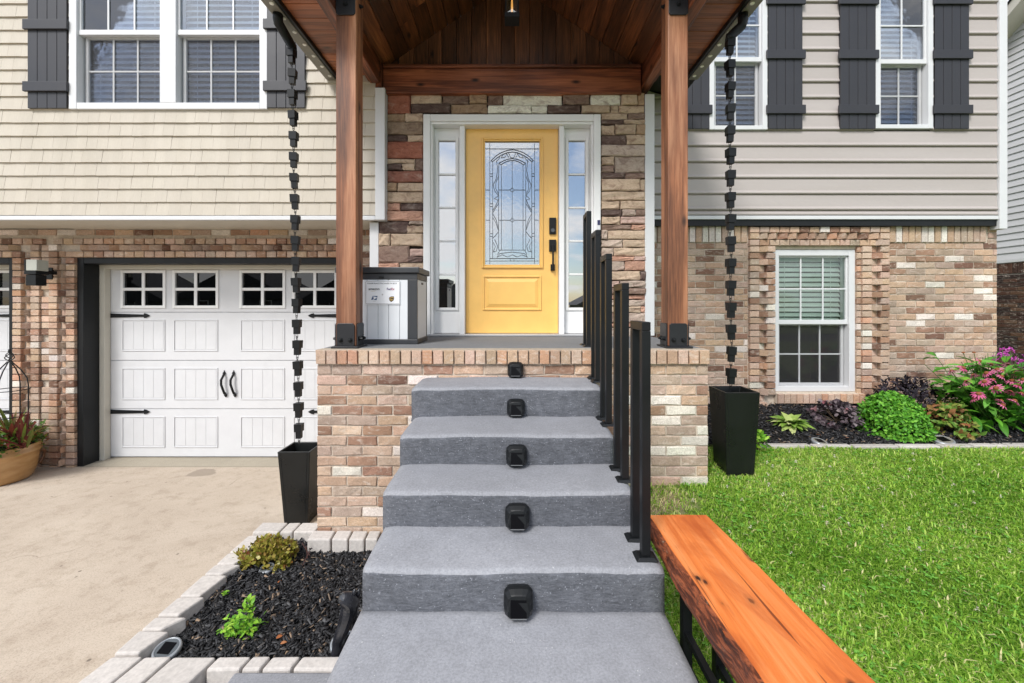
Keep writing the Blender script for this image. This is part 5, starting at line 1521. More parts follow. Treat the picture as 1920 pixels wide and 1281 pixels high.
MB().lathe([(0, 0.003), (0.004, 0.0025), (0.006, 0)], n=12).build('notice_screw', plain('screw_grey', (0.45, 0.45, 0.45), 0.4), notice, smooth=True).matrix_basis = Matrix.Translation((nx(800), by0 - 0.0046, nz_(695))) @ Matrix.Rotation(R(90), 4, 'X')

# ================================================================== BENCH
bench = thing('live_edge_bench', (0.70, 1.2, 0.2), 'orange live edge timber bench on black metal legs on the lawn edge', 'bench')
BT = 0.80
BW = Mat('bench_timber', (0.6, 0.2, 0.04), 0.5, 0.4)
v = BW.coord('Position', (42, 1.7, 42), False)
n1 = BW.noise(v, 0.75, 4, 0.55, 0.9); n2 = BW.noise(v, 5, 6, 0.7)
n3 = BW.noise(BW.coord('Position', (1.6, 0.6, 1.6), False), 3.2, 5, 0.6, 0.7)
c = BW.ramp(n1, [(0.3, srgb(178, 86, 36)), (0.5, srgb(214, 118, 54)), (0.7, srgb(220, 138, 80))])
c = BW.mix(BW.ramp(n3, [(0.34, (0.9,) * 3), (0.50, (0, 0, 0))]), c, srgb(176, 84, 34))
lines = BW.noise(BW.coord('Position', (34, 1.1, 34), False), 1.3, 3, 0.55, 1.0)
c = BW.mix(BW.ramp(lines, [(0.30, (0.85,) * 3), (0.325, (0, 0, 0))]), c, srgb(104, 46, 18))
c = BW.mix(BW.ramp(n2, [(0.28, (0.5,) * 3), (0.45, (0, 0, 0))]), c, srgb(170, 78, 30))
vo = BW.n('ShaderNodeTexVoronoi'); vo.inputs['Scale'].default_value = 1.0; BW.l(BW.coord('Position', (9, 4.2, 9), False), vo.inputs['Vector'])
gate = BW.ramp(BW.noise(BW.coord('Position', (2.2, 1.7, 1), False), 2.3, 2), [(0.46, (0, 0, 0)), (0.56, (1, 1, 1))])
kn = BW.mix(1.0, BW.ramp(vo.outputs['Distance'], [(0.08, (1, 1, 1)), (0.16, (0, 0, 0))]), gate, 'MULTIPLY')
c = BW.mix(kn, c, srgb(58, 26, 12))
# three knots and a twin bolt hole seen in the plank
for kx, ky, kr, dark in ((.613, 1.405, .006, 1), (.628, 1.385, .005, 1), (.727, 1.295, .006, .7), (.634, 1.285, .003, .5)):
    mpk = BW.n('ShaderNodeMapping'); mpk.inputs['Scale'].default_value = (1, .55, 0); BW.l(BW.n('ShaderNodeNewGeometry').outputs['Position'], mpk.inputs[0])
    dk_ = BW.n('ShaderNodeVectorMath', operation='DISTANCE'); dk_.inputs[1].default_value = (kx, ky * .55, 0); BW.l(mpk.outputs[0], dk_.inputs[0])
    an = BW.n('ShaderNodeMath', operation='MULTIPLY_ADD'); an.inputs[1].default_value = .014; BW.l(n2, an.inputs[0]); BW.l(dk_.outputs['Value'], an.inputs[2])
    c = BW.mix(BW.ramp(an.outputs[0], [(kr + .006, (dark,) * 3), (kr + .009, (dark * .3,) * 3), (kr + .022, (0, 0, 0))]), c, srgb(48, 24, 14))
# bare bark-stained wood on the uneven side
geo = BW.n('ShaderNodeNewGeometry'); sp = BW.n('ShaderNodeSeparateXYZ'); BW.l(geo.outputs['Normal'], sp.inputs[0])
sx_a = BW.n('ShaderNodeMath', operation='MULTIPLY_ADD'); sx_a.inputs[1].default_value = -1.0; sx_a.inputs[2].default_value = 0.0
BW.l(sp.outputs[0], sx_a.inputs[0])
nb_ = BW.noise(BW.coord('Position', (7, 3, 22), False), 2.4, 5, 0.65, 1.3)
ad = BW.n('ShaderNodeMath', operation='ADD'); m2 = BW.n('ShaderNodeMath', operation='MULTIPLY'); m2.inputs[1].default_value = 0.5
BW.l(nb_, m2.inputs[0]); BW.l(sx_a.outputs[0], ad.inputs[0]); BW.l(m2.outputs[0], ad.inputs[1])
bark = BW.ramp(nb_, [(0.30, srgb(38, 22, 16)), (0.46, srgb(88, 44, 26)), (0.56, srgb(150, 82, 50)), (0.63, srgb(62, 32, 20)), (0.76, srgb(206, 176, 150))])
c = BW.mix(BW.ramp(ad.outputs[0], [(0.62, (0, 0, 0)), (0.74, (1, 1, 1))]), c, bark)
BW.color(c); BW.bump(BW.mix(0.5, n2, nb_), 0.35, 0.006)
vs = []; fs = []
NY = 60
prof_n = 15
for i in range(NY + 1):
    y = 1.825 - i * (1.825 - 0.30) / NY
    t_ = (1.825 - y)
    xl = 0.578 + 0.018 * t_ + 0.002 * math.sin(y * 7.3) + 0.0015 * math.sin(y * 19)
    xr = 0.838 + 0.04 * t_ + 0.002 * math.sin(y * 9)
    th = 0.112 + 0.012 * math.sin(y * 5 + 1)
    bow = 0.014 + 0.007 * math.sin(y * 8.7 + 2) + 0.004 * math.sin(y * 27)
    row = [(xr - 0.006, BT), (xr, BT - 0.006), (xr, BT - th + 0.008), (xr - 0.008, BT - th), (xl + 0.05, BT - th), (xl + 0.012, BT - th)]
    for k in range(7):
        f_ = k / 6
        row.append((xl - bow * math.sin(math.pi * min(1, f_ * 1.0)) - 0.004 + random.uniform(-.0032, .0032) + 0.012 * (1 - f_) ** 2, BT - th + 0.010 + (th - 0.018) * f_))
    row.append((xl + 0.006, BT - 0.001)); row.append(((xl + xr) / 2, BT))
    vs += [(a, y + (random.uniform(-.004, .004) if i in (0,) else 0), b) for a, b in row]
for i in range(NY):
    for k in range(prof_n):
        a, b = i * prof_n + k, i * prof_n + (k + 1) % prof_n
        fs.append((a, b, b + prof_n, a + prof_n))
fs.append(tuple(range(prof_n))[::-1]); fs.append(tuple(range(NY * prof_n, NY * prof_n + prof_n)))
MB().add(vs, fs).build('bench_top', BW.m, bench)
ug = BT - 0.112
for yl in (1.655, 0.52):
    for xl in (0.675, 0.80):
        zz0 = lawn_z(yl) - 0.02
        MB().box(xl - 0.018, xl + 0.018, yl - 0.018, yl + 0.018, zz0, ug - 0.003).build('leg', BLACKM, bench, bevel=0.003)
        MB().lathe([(0, 0), (0.007, 0.0), (0.007, -0.004)], n=8).build('screw', LEAD, bench).matrix_basis = Matrix.Translation((xl, yl - 0.018, 0.425)) @ Matrix.Rotation(R(-90), 4, 'X')
    MB().box(0.6935, 0.7815, yl - 0.015, yl + 0.015, ug - 0.035, ug - 0.004).build('cross_bar', BLACKM, bench)
for xl in (0.675, 0.80):
    for zz0 in (0.43, 0.305):
        MB().box(xl - 0.012, xl + 0.012, 0.539, 1.636, zz0 - 0.012, zz0 + 0.012).build('stretcher', BLACKM, bench, bevel=0.002)

# ================================================================== WALL LAMP by the garage
wl = thing('wall_lamp', (px(84, 4.4), Y_BR, pz(510, 4.4)), 'black up and down cube lamp on brick pier between garage doors', 'wall lamp')
lx0, lx1 = px(61, 4.27), px(79.5, 4.27)
MB().box(px(86, 4.44), px(98.5, 4.44), Y_BR - 0.055, Y_BR - 0.033, pz(524, 4.44), pz(502, 4.44)).build('back_plate', BLACKM, wl, bevel=0.003)
MB().box(lx1 - 0.03, px(93, 4.40), 4.26, Y_BR - 0.054, pz(514, 4.33), pz(507, 4.33)).build('arm', BLACKM, wl)
MB().box(lx0, lx1, 4.21, 4.31, pz(535.5, 4.22), pz(515, 4.22)).build('lower_housing', BLACKM, wl, bevel=0.003)
MB().box(lx0 - 0.006, lx1 + 0.012, 4.20, 4.32, pz(514.5, 4.22), pz(508, 4.22)).build('collar', BLACKM, wl, bevel=0.002)
MB().box(lx0 + 0.006, lx1 + 0.015, 4.205, 4.315, pz(507.8, 4.22), pz(487, 4.22)).build('frosted_shade', plain('frosted_glass', (0.40, 0.41, 0.36), 0.35), wl, bevel=0.005)
MB().box(lx0 - 0.007, lx0 + 0.0055, 4.203, 4.318, pz(507.8, 4.22), pz(487, 4.22)).build('side_plate', BLACKM, wl)

# ================================================================== PLANT KIT
def leaf_mesh(name, mat, l=1.0, w=0.3, fold=0.25, bend=0.25, n=4):
    vs = []; fs = []
    for i in range(n + 1):
        t_ = i / n
        ww = w * (math.sin(math.pi * min(1, t_ * 0.94 + 0.06)) ** 0.8) * 0.5
        y = l * (t_ - 0.10 * bend * t_ * t_); z = -bend * l * t_ * t_
        vs += [(-ww, y, z + fold * ww), (0, y, z), (ww, y, z + fold * ww)]
    for i in range(n):
        a = i * 3
        fs += [(a, a + 1, a + 4, a + 3), (a + 1, a + 2, a + 5, a + 4)]
    me = bpy.data.meshes.new(name); me.from_pydata(vs, [], fs); me.materials.append(mat)
    me.polygons.foreach_set('use_smooth', [True] * len(me.polygons)); me.update()
    return me
def aim(p, d, size, roll=0.0, up=(0, 0, 1)):
    """matrix that sets a leaf (grows along +Y, faces +Z) at p pointing to d"""
    d = Vector(d).normalized(); u = Vector(up)
    x_ = d.cross(u)
    if x_.length < 1e-4: x_ = Vector((1, 0, 0))
    x_.normalize(); z_ = x_.cross(d)
    M = Matrix((x_, d, z_)).transposed().to_4x4()
    return Matrix.Translation(p) @ M @ Matrix.Rotation(roll, 4, 'Y') @ Matrix.Scale(size, 4)
def cloud(name, items, me, mat, parent=None, kind='stuff'):
    """many small leaves joined into one foliage mesh: items = [matrix]"""
    co = np.array([v.co[:] for v in me.vertices], np.float32)
    fl = [len(p.vertices) for p in me.polygons]; fi = np.array([i for p in me.polygons for i in p.vertices], np.int32)
    n = len(items); V = np.zeros((n, len(co), 3), np.float32); A = np.zeros((n, len(co)), np.float32)
    for i, M in enumerate(items):
        m_ = np.array(M, np.float32)
        V[i] = co @ m_[:3, :3].T + m_[:3, 3]
        A[i] = random.random()
    loops = (fi[None] + (np.arange(n) * len(co))[:, None]).ravel()
    m2 = fast_mesh(name, V.reshape(-1, 3), np.tile(fl, n), loops, mat, A.ravel())
    m2.polygons.foreach_set('use_smooth', [True] * len(m2.polygons))
    o = inst(name, m2, None, parent)
    if kind: o['kind'] = kind
    return o
def rdir(el0, el1):
    a = random.uniform(0, 2 * math.pi); e = R(random.uniform(el0, el1))
    return Vector((math.cos(a) * math.cos(e), math.sin(a) * math.cos(e), math.sin(e)))

def mound(name, c, r, h, n, lsize, lw, mat, label, cat, fold=0.3, bend=0.3, core=None, sq=1.0, group=None, lump=0.12):
    """a rounded shrub: twigs inside, leaves in clumps through the outer shell of the crown"""
    t = thing(name, c, label, cat, group)
    tw = MB()
    for i in range(16):
        d = rdir(15, 80)
        tw.tube([Vector(c), Vector(c) + Vector((d.x * r * .45, d.y * r * .45, d.z * h * .45)), Vector(c) + Vector((d.x * r * .85, d.y * r * .85 * sq, d.z * h * .85))], 0.004, 5, taper=[1, .7, .35])
    tw.build('stem', core or plain('twig_' + name, (0.09, 0.06, 0.035), 0.8), t)
    me = leaf_mesh('leaf_' + name, mat, 1, lw, fold, bend, 3)
    items = []
    clumps = [(rdir(-8, 88), random.uniform(1 - lump, 1 + lump)) for _ in range(max(30, n // 22))]
    for i in range(n):
        d, k = random.choice(clumps)
        d = (d + Vector((random.gauss(0, .13), random.gauss(0, .13), random.gauss(0, .13)))).normalized()
        rr = k * random.uniform(0.80, 1.0)
        if random.random() < 0.12: rr *= random.uniform(0.5, .85)
        p = Vector(c) + Vector((d.x * r * rr, d.y * r * sq * rr, max(0.005, d.z * h * rr)))
        out = Vector((d.x / r, d.y / r, d.z / h)).normalized()
        dd = (out * 0.55 + Vector((random.gauss(0, .6), random.gauss(0, .6), random.gauss(0.1, .5))))
        items.append(aim(p, dd, lsize * random.uniform(.7, 1.25), random.uniform(-.6, .6), out))
    cloud('foliage', items, me, mat, t)
    return t

G = lambda r, g, b: srgb(r, g, b)
BOXM = leaf_mat('bush_leaf', [(0, G(66, 124, 34)), (0.5, G(96, 164, 46)), (1, G(136, 194, 70))])
PURM = leaf_mat('purple_leaf', [(0, G(66, 56, 62)), (0.5, G(102, 88, 96)), (0.85, G(136, 124, 128)), (0.95, G(150, 140, 142)), (1, G(150, 62, 80))])
DARKM = leaf_mat('dark_leaf', [(0, G(26, 24, 30)), (0.6, G(44, 38, 48)), (1, G(64, 54, 64))])
ORAM = leaf_mat('bronze_leaf', [(0, G(72, 112, 40)), (0.35, G(104, 142, 54)), (0.6, G(140, 150, 70)), (0.72, G(176, 128, 88)), (0.85, G(150, 92, 62)), (1, G(96, 128, 52))])
CONM = leaf_mat('cone_leaf', [(0, G(60, 122, 42)), (0.5, G(84, 152, 54)), (1, G(118, 180, 76))], attr='obj')
HOSM = leaf_mat('hosta_leaf', [(0, G(110, 150, 52)), (0.5, G(146, 178, 80)), (0.8, G(190, 200, 128)), (1, G(214, 214, 166))], attr='obj')
SEDM = leaf_mat('sedum_leaf', [(0, G(110, 112, 40)), (0.4, G(152, 148, 60)), (0.8, G(176, 158, 84)), (1, G(130, 76, 48))], 0.35)
LIMM = leaf_mat('lime_leaf', [(0, G(90, 150, 40)), (0.5, G(126, 182, 56)), (1, G(168, 206, 72))])
STEMG = plain('green_stem', (0.07, 0.13, 0.03), 0.6)

yb = 3.72
mound('round_bush', (px(1672, 3.74), 3.74, bed_z(2.8, 3.74)), 0.275, 0.335, 6500, 0.028, 0.62, BOXM, 'round bright green leafy bush in the flower bed right of the window', 'shrub', lump=.03)
mound('dark_bush', (px(1712, 4.10), 4.14, bed_z(3.8, 4.1)), 0.30, 0.30, 1300, 0.05, 0.4, DARKM, 'near black purple bush behind the round green bush', 'shrub', lump=.22)
mound('coral_bells', (px(1568, 3.95), 3.95, bed_z(3.0, 3.95)), 0.22, 0.15, 900, 0.040, 0.75, PURM, 'mottled purple coral bells plant between hosta and green bush', 'plant', lump=.25)
mound('bronze_plant', (px(1778, 3.76), 3.76, bed_z(3.8, 3.76)), 0.19, 0.20, 520, 0.055, 0.6, ORAM, 'green and bronze leafy plant between round bush and coneflowers', 'plant', lump=.25)

# hosta: broad striped leaves
ht = thing('hosta', (px(1483, 3.80), 3.80, bed_z(2.4, 3.8)), 'small pale striped hosta in the mulch beside the black planter', 'plant')
hm = leaf_mesh('hosta_leaf', HOSM, 1, 0.52, 0.35, 0.8, 5)
hc = Vector((px(1483, 3.80), 3.80, bed_z(2.4, 3.8) + 0.01))
for i in range(60):
    d = rdir(15, 80)
    inst('leaf', hm, aim(hc + Vector((d.x * .03, d.y * .03, 0)), d, random.uniform(0.08, 0.15), random.uniform(-.3, .3)), ht)

# coneflowers
cf = thing('coneflower', (px(1850, 3.85), 3.85, bed_z(4.2, 3.85)), 'tall coneflower clump with pink daisies and green leaves at the wall corner', 'plant')
CC = Vector((px(1862, 3.85), 3.85, bed_z(4.3, 3.85)))
cl = leaf_mesh('cone_leaf', CONM, 1, 0.34, 0.3, 0.45, 5)
sm_ = MB()
PETAL = leaf_mat('pink_petal', [(0, G(206, 84, 138)), (1, G(232, 140, 178))], 0.5, attr='obj')
CONE = plain('flower_cone', (0.22, 0.07, 0.02), 0.8, var=.3)
pm = leaf_mesh('petal', PETAL, 1, 0.30, 0.15, 0.35, 3)
def flower_mesh():
    bmv = []; bmf = []
    co = [v.co.copy() for v in pm.vertices]; fc = [tuple(p.vertices) for p in pm.polygons]
    for k in range(13):
        M = Matrix.Rotation(2 * math.pi * k / 13 + random.uniform(-.08, .08), 4, 'Z') @ Matrix.Translation((0, .25, 0)) @ Matrix.Rotation(random.uniform(-.25, .05), 4, 'X') @ Matrix.Scale(random.uniform(.65, .8), 4)
        n0 = len(bmv); bmv += [tuple(M @ p) for p in co]; bmf += [tuple(i + n0 for i in f_) for f_ in fc]
    me = bpy.data.meshes.new('flower'); me.from_pydata(bmv, [], bmf); me.materials.append(PETAL); me.update(); return me
FM = [flower_mesh() for _ in range(4)]
cone_me = MB().lathe([(0.30, 0.0), (0.34, 0.08), (0.25, 0.24), (0.10, 0.32), (0, 0.33)], n=10).mesh('cone', CONE, True)
stems = []; CF_REST = []
for i in range(58):
    a = random.uniform(0, 2 * math.pi); lean = random.uniform(0.05, 0.52)
    h = random.uniform(0.30, 0.68) * (1.12 - 0.5 * lean)
    b0 = CC + Vector((random.gauss(0, .07), random.gauss(0, .06), 0))
    tip = b0 + Vector((math.cos(a) * lean, math.sin(a) * lean * 0.75, h))
    mid = b0.lerp(tip, .5) + Vector((0, 0, 0.04))
    sm_.tube([b0, mid, tip], 0.0035, 5, taper=[1.2, 1, .7])
    stems.append((b0, mid, tip))
    for k in range(8):
        f_ = random.uniform(0.05, 0.95)
        p = b0.lerp(mid, f_ * 2) if f_ < .5 else mid.lerp(tip, f_ * 2 - 1)
        d = rdir(-10, 50)
        inst('leaf', cl, aim(p, d, random.uniform(0.11, 0.20), random.uniform(-.4, .4)), cf, None) if COUNT.setdefault('cl', 0) < 300 else None
        COUNT['cl'] += 1
        if COUNT['cl'] > 300: CF_REST.append(aim(p, d, random.uniform(0.11, 0.20), random.uniform(-.4, .4)))
sm_.build('stem', STEMG, cf)
for i in range(260):
    a = random.uniform(0, 6.28); rr_ = random.uniform(.12, .42)
    CF_REST.append(aim(CC + Vector((math.cos(a) * rr_, math.sin(a) * rr_ * .7, random.uniform(.05, .42) * (1.15 - rr_))), rdir(-15, 45), random.uniform(.10, .17), random.uniform(-.4, .4)))
if CF_REST: cloud('foliage', CF_REST, cl, BOXM, cf)
pos = [(1520 + 0, 0)]
spots = [(1785, 696, 3.72), (1806, 690, 3.75), (1836, 677, 3.80), (1870, 693, 3.70), (1880, 697, 3.66), (1898, 714, 3.64), (1915, 695, 3.72), (1835, 739, 3.50), (1827, 748, 3.53), (1877, 752, 3.52), (1880, 760, 3.5), (1908, 722, 3.6), (1858, 684, 3.84), (1812, 716, 3.66), (1850, 700, 3.62), (1862, 712, 3.6), (1890, 684, 3.74), (1905, 700, 3.66), (1918, 712, 3.6), (1895, 735, 3.55), (1868, 728, 3.56), (1846, 716, 3.58), (1915, 738, 3.52), (1825, 704, 3.7), (1902, 752, 3.5), (1878, 706, 3.62)]
for u, v_, d in spots:
    p = Vector((px(u, d), d, pz(v_, d)))
    s_ = random.uniform(0.042, 0.055)
    M = Matrix.Translation(p) @ Euler((random.uniform(0.45, 1.15), random.uniform(-.35, .35), random.uniform(0, 6))).to_matrix().to_4x4() @ Matrix.Scale(s_, 4)
    fo = inst('flower', random.choice(FM), M, cf)
    co_ = inst('cone', cone_me, Matrix.Translation((0, 0, 0.0)), None)
    co_.parent = fo
    MB().tube([p - Vector((0, 0, .004)), p.lerp(CC, .35) - Vector((0, 0, .02)), p.lerp(CC, .8)], 0.0026, 5).build('flower_stem', STEMG, cf)
for u, v_ in ((1806, 662), (1826, 662)):
    p = Vector((px(u, 3.8), 3.8, pz(v_, 3.8)))
    MB().tube([p, p.lerp(CC, .4), p.lerp(CC, .8)], 0.0028, 5).build('flower_stem', STEMG, cf)
    inst('cone', cone_me, Matrix.Translation(p) @ Matrix.Scale(0.04, 4), cf)
# purple phlox behind
ph = thing('phlox', (px(1892, 3.98), 3.98, bed_z(4.6, 3.98)), 'purple phlox heads rising behind the pink coneflowers', 'plant')
VIO = leaf_mat('violet_petal', [(0, G(176, 52, 160)), (0.6, G(206, 86, 190)), (1, G(226, 130, 210))], 0.5)
vm = leaf_mesh('floret', VIO, 1, 0.9, .1, .1, 2)
pst = MB(); pc = Vector((px(1900, 3.98), 3.98, bed_z(4.6, 3.98)))
for u, v_ in ((1876, 657), (1891, 668), (1898, 680), (1912, 676), (1903, 688), (1918, 690), (1930, 680), (1884, 676), (1935, 694), (1912, 697), (1868, 668), (1895, 660), (1922, 664), (1906, 664)):
    p = Vector((px(u, 3.98), 3.98 + random.uniform(-.1, .1), pz(v_, 3.98)))
    items = []
    for k in range(46):
        d = rdir(-20, 90)
        items.append(aim(p + d * random.uniform(.018, .032), d + Vector((random.gauss(0, .7), random.gauss(0, .7), random.gauss(0, .7))), random.uniform(.011, .016), random.uniform(-1, 1), d))
    cloud('flower_head', items, vm, VIO, ph, None)
    pst.tube([p, p.lerp(pc, .5), pc.lerp(p, .1)], 0.003, 5)
pst.build('stem', STEMG, ph)
items = []
for i in range(160):
    p = pc + Vector((random.gauss(0.02, .09), random.gauss(0, .06), random.uniform(.05, .42)))
    items.append(aim(p, rdir(-5, 50), random.uniform(.06, .11), random.uniform(-.4, .4)))
cloud('foliage', items, leaf_mesh('phlox_leaf', BOXM, 1, .28, .3, .35, 4), BOXM, ph)
# small weeds behind the right planter
mound('weed_tuft', (px(1420, 3.35), 3.36, 0.545), 0.10, 0.14, 160, 0.05, 0.4, LIMM, 'small green weed tuft growing behind the right black planter', 'plant')

# left bed plants
sd_ = mound('sedum', (px(512, 2.66), 2.63, 0.135), 0.185, 0.105, 1500, 0.024, 0.75, SEDM, 'spreading olive green sedum on the back corner of the paver border', 'plant', fold=.1, bend=-.3, sq=.62, lump=.2)
for k in range(5):
    p = Vector((px(random.choice((455, 470, 545, 570, 572)), 2.58), 2.55 + random.uniform(-.06, .12), 0.14))
    q = p + Vector((random.uniform(-.05, .05), 0, random.uniform(.03, .11)))
    MB().tube([p, q], .002, 5).build('flower_stem', plain('red_stem', (.12, .05, .04), .7), sd_)
    items = [aim(q, rdir(10, 80), .014, 0) for _ in range(14)]
    cloud('seed_head', items, leaf_mesh('sedum_bud', DARKM, 1, .6, .1, .1, 2), DARKM, sd_, None)
sp_ = thing('lime_shrub', (px(445, 2.02), 2.02, 0.12), 'small lime green shrublet with one tall shoot in the black mulch', 'plant')
items = []; tw = MB()
c0 = Vector((px(447, 2.02), 2.02, 0.11))
for a_, l_ in ((2.6, .13), (2.0, .12), (3.2, .11), (0.6, .13), (0.2, .15), (1.2, .09), (4.2, .08), (-.4, .12)):
    l_ *= .62
    tip = c0 + Vector((math.cos(a_) * l_, math.sin(a_) * l_ * .6, random.uniform(.05, .11)))
    tw.tube([c0, c0.lerp(tip, .5) + Vector((0, 0, .02)), tip], .003, 5)
    for k in range(24):
        p = c0.lerp(tip, random.uniform(.3, 1.05)) + Vector((random.gauss(0, .018), random.gauss(0, .018), random.gauss(.01, .014)))
        items.append(aim(p, rdir(0, 60), random.uniform(.020, .032), random.uniform(-.5, .5)))
sh_tip = Vector((px(468, 2.02), 2.02, pz(1126, 2.02)))
b_ = c0 + Vector((.05, 0, .05))
tw.tube([b_, sh_tip], .003, 5)
for k in range(40):
    p = b_.lerp(sh_tip, random.uniform(.25, 1)) + Vector((random.gauss(0, .010), random.gauss(0, .01), 0))
    items.append(aim(p, rdir(20, 80), random.uniform(.022, .036), random.uniform(-.5, .5)))
tw.build('stem', STEMG, sp_)
cloud('foliage', items, leaf_mesh('lime_leaf', LIMM, 1, .55, .3, .25, 3), LIMM, sp_)
st_ = thing('seedling', (px(423, 2.30), 2.30, 0.12), 'tiny green seedling in the mulch beyond the lime shrublet', 'plant')
items = [aim(Vector((px(423, 2.3), 2.3, .13)) + rdir(0, 80) * .012, rdir(10, 70), random.uniform(.016, .026), 0) for _ in range(14)]
cloud('leaf', items, leaf_mesh('seed_leaf', LIMM, 1, .6, .2, .2, 3), LIMM, st_, None)
# little dropped leaves
FALL = leaf_mat('dry_leaf', [(0, G(176, 104, 60)), (1, G(206, 140, 96))], 0.7, attr='obj')
fm_ = leaf_mesh('fallen_leaf', FALL, 1, .6, .35, .3, 4)
for (u, v_, d, s_, lb) in ((518, 1189, 1.98, .03, 'orange dry leaf on the mulch below the lime shrublet'), (526, 1201, 1.95, .028, 'second orange dry leaf, nearest the front pavers'), (528, 1048, 2.42, .026, 'reddish dry leaf on mulch beside the sedum'),
                          (1588, 821, 3.55, .05, 'tan dry leaf in front of the round green bush'), (1532, 802, 3.62, .05, 'tan dry leaf below the coral bells')):
    x_ = px(u, d)
    zz = (mulch_z(x_, d) if x_ < 0 else bed_z(x_, d)) + 0.022
    o = inst('fallen_leaf', fm_, Matrix.Translation((x_, d, zz)) @ Euler((random.uniform(-.2, .3), random.uniform(-.3, .3), random.uniform(0, 6))).to_matrix().to_4x4() @ Matrix.Scale(s_, 4))
    tag(o, lb, 'leaf', 'dry leaves fallen on the mulch')

# ground solar discs
def disc_light(u, v_, d, zf, tilt, label, r=0.056, lens=None):
    x_ = px(u, d)
    t = thing('ground_solar_light', (x_, d, zf), label, 'solar light', 'round silver solar lights set in the beds')
    M = Matrix.Translation((x_, d, zf + 0.03)) @ Euler((R(tilt), R(random.uniform(-8, 8)), 0)).to_matrix().to_4x4()
    SIL = bpy.data.materials.get('silver_rim') or plain('silver_rim', (0.33, 0.35, 0.37), 0.35, metal=0.4)
    def b(mb, nm, mt, sm__=True):
        o = mb.build(nm, mt, t, smooth=sm__); o.matrix_basis = M
    b(MB().lathe([(r * .80, .001), (r * .83, .006), (r * .98, .001), (r * 1.02, -.010), (r * .9, -.024)], n=24), 'rim', SIL)
    b(MB().lathe([(0, .004), (r * .80, .004), (r * .83, .0)], n=24), 'lens', lens or bpy.data.materials.get('lens_grey') or plain('lens_grey', (.10, .11, .115), .15), False)
    b(MB().box(-r * .46, r * .46, -r * .46, r * .46, .0045, .007), 'solar_cell', bpy.data.materials.get('solar_cell'), False)
    b(MB().tube([(0, 0, -.005), (0, 0, -.10)], .008, 6), 'stake', BLACKM)
disc_light(313, 1214, 1.93, 0.112, 14, 'silver round solar light in the front left corner of the small mulch bed')
disc_light(500, 1042, 2.53, 0.108, 8, 'silver round solar light half under the sedum', .043)
disc_light(642, 1196, 1.96, 0.120, 20, 'silver round solar light behind the black figurine', .055)
disc_light(1537, 833, 3.50, 0.548, 12, 'pale solar light by the edging below the hosta', .06, TRACK)
disc_light(1768, 825, 3.52, 0.555, 12, 'pale solar light by the edging below the bronze plant', .075, TRACK)

# ================================================================== FIGURINE by the steps
fg = thing('animal_figurine', (px(645, 1.93), 1.93, 0.12), 'glossy black animal figurine standing upright against the steps', 'statue')
FB = plain('black_glaze', (0.020, 0.021, 0.026), 0.2, 0.8, var=.5, scale=14)
def P3(u, v_, d=1.93): return Vector((px(u, d), d, pz(v_, d)))
bpy_me = bpy.data.meshes.new('figurine_body')
V = [P3(632, 1222), P3(637, 1195), P3(648, 1168), P3(656, 1145), P3(659, 1128), P3(648, 1122, 1.90), P3(636, 1121, 1.88), P3(629, 1226, 1.90), P3(640, 1232, 1.97), P3(665, 1150, 1.98), P3(664, 1180, 1.985)]
E = [(0, 1), (1, 2), (2, 3), (3, 4), (4, 5), (5, 6), (0, 7), (0, 8), (3, 9), (9, 10)]
bpy_me.from_pydata(V, E, []); bpy_me.materials.append(FB)
fo = inst('body', bpy_me, None, fg)
sk = fo.modifiers.new('skin', 'SKIN'); ss = fo.modifiers.new('sub', 'SUBSURF'); ss.levels = ss.render_levels = 2
rads = [.032, .031, .034, .032, .046, .034, .022, .024, .022, .012, .010]
for i, r_ in enumerate(rads): bpy_me.skin_vertices[0].data[i].radius = (r_, r_)
bpy_me.skin_vertices[0].data[3].use_root = True
for du in (662, 670):
    e0 = P3(du, 1118, 1.93 + (.012 if du > 665 else -.01))
    MB().tube([e0, e0 + Vector((.006, 0, .022)), e0 + Vector((.010, 0, .036))], .011, 8, taper=[1, .8, .1]).build('ear', FB, fg, smooth=True)

# ================================================================== GLAZED POT, OBELISK, POT PLANTS
pc_ = (-4.94, 4.08, drive_z(4.08))
pot = thing('glazed_pot', pc_, 'wide tan glazed flower pot on the drive before the brick pier', 'plant pot')
GLZ = Mat('tan_glaze', srgb(196, 158, 112), 0.25, 0.5)
v = GLZ.coord('Object', (1, 1, 2.5), False); n = GLZ.noise(v, 6, 4)
GLZ.color(GLZ.ramp(n, [(0.35, srgb(160, 120, 74)), (0.65, srgb(182, 142, 94))]))
GLZ.bump(GLZ.noise(v, 5, 2), .1, .01)
MB().lathe([(r_ * .84, z_) for r_, z_ in [(0, 0.0), (0.27, 0.0), (0.295, 0.02), (0.325, 0.10), (0.342, 0.20), (0.35, 0.255), (0.366, 0.266), (0.366, 0.282), (0.350, 0.292), (0.356, 0.325), (0.352, 0.338), (0.335, 0.338), (0.325, 0.30), (0, 0.295)]], pc_, 48).build('pot_body', GLZ.m, pot, smooth=True)
for a in (R(-112), R(68)):
    hc_ = Vector((pc_[0] + .29 * math.cos(a), pc_[1] + .29 * math.sin(a), pc_[2] + .17)); tg = Vector((-math.sin(a), math.cos(a), 0)); ou = Vector((math.cos(a), math.sin(a), 0))
    MB().tube([hc_ - tg * .05 + Vector((0, 0, .06)), hc_ - tg * .03 + ou * .035 + Vector((0, 0, .03)), hc_ + ou * .045, hc_ - tg * .0 + ou * .035 - Vector((0, 0, .05)), hc_ - tg * .03 - Vector((0, 0, .09))], .014, 8).build('pot_handle', plain('pot_brown', srgb(120, 84, 58), .35), pot, smooth=True)
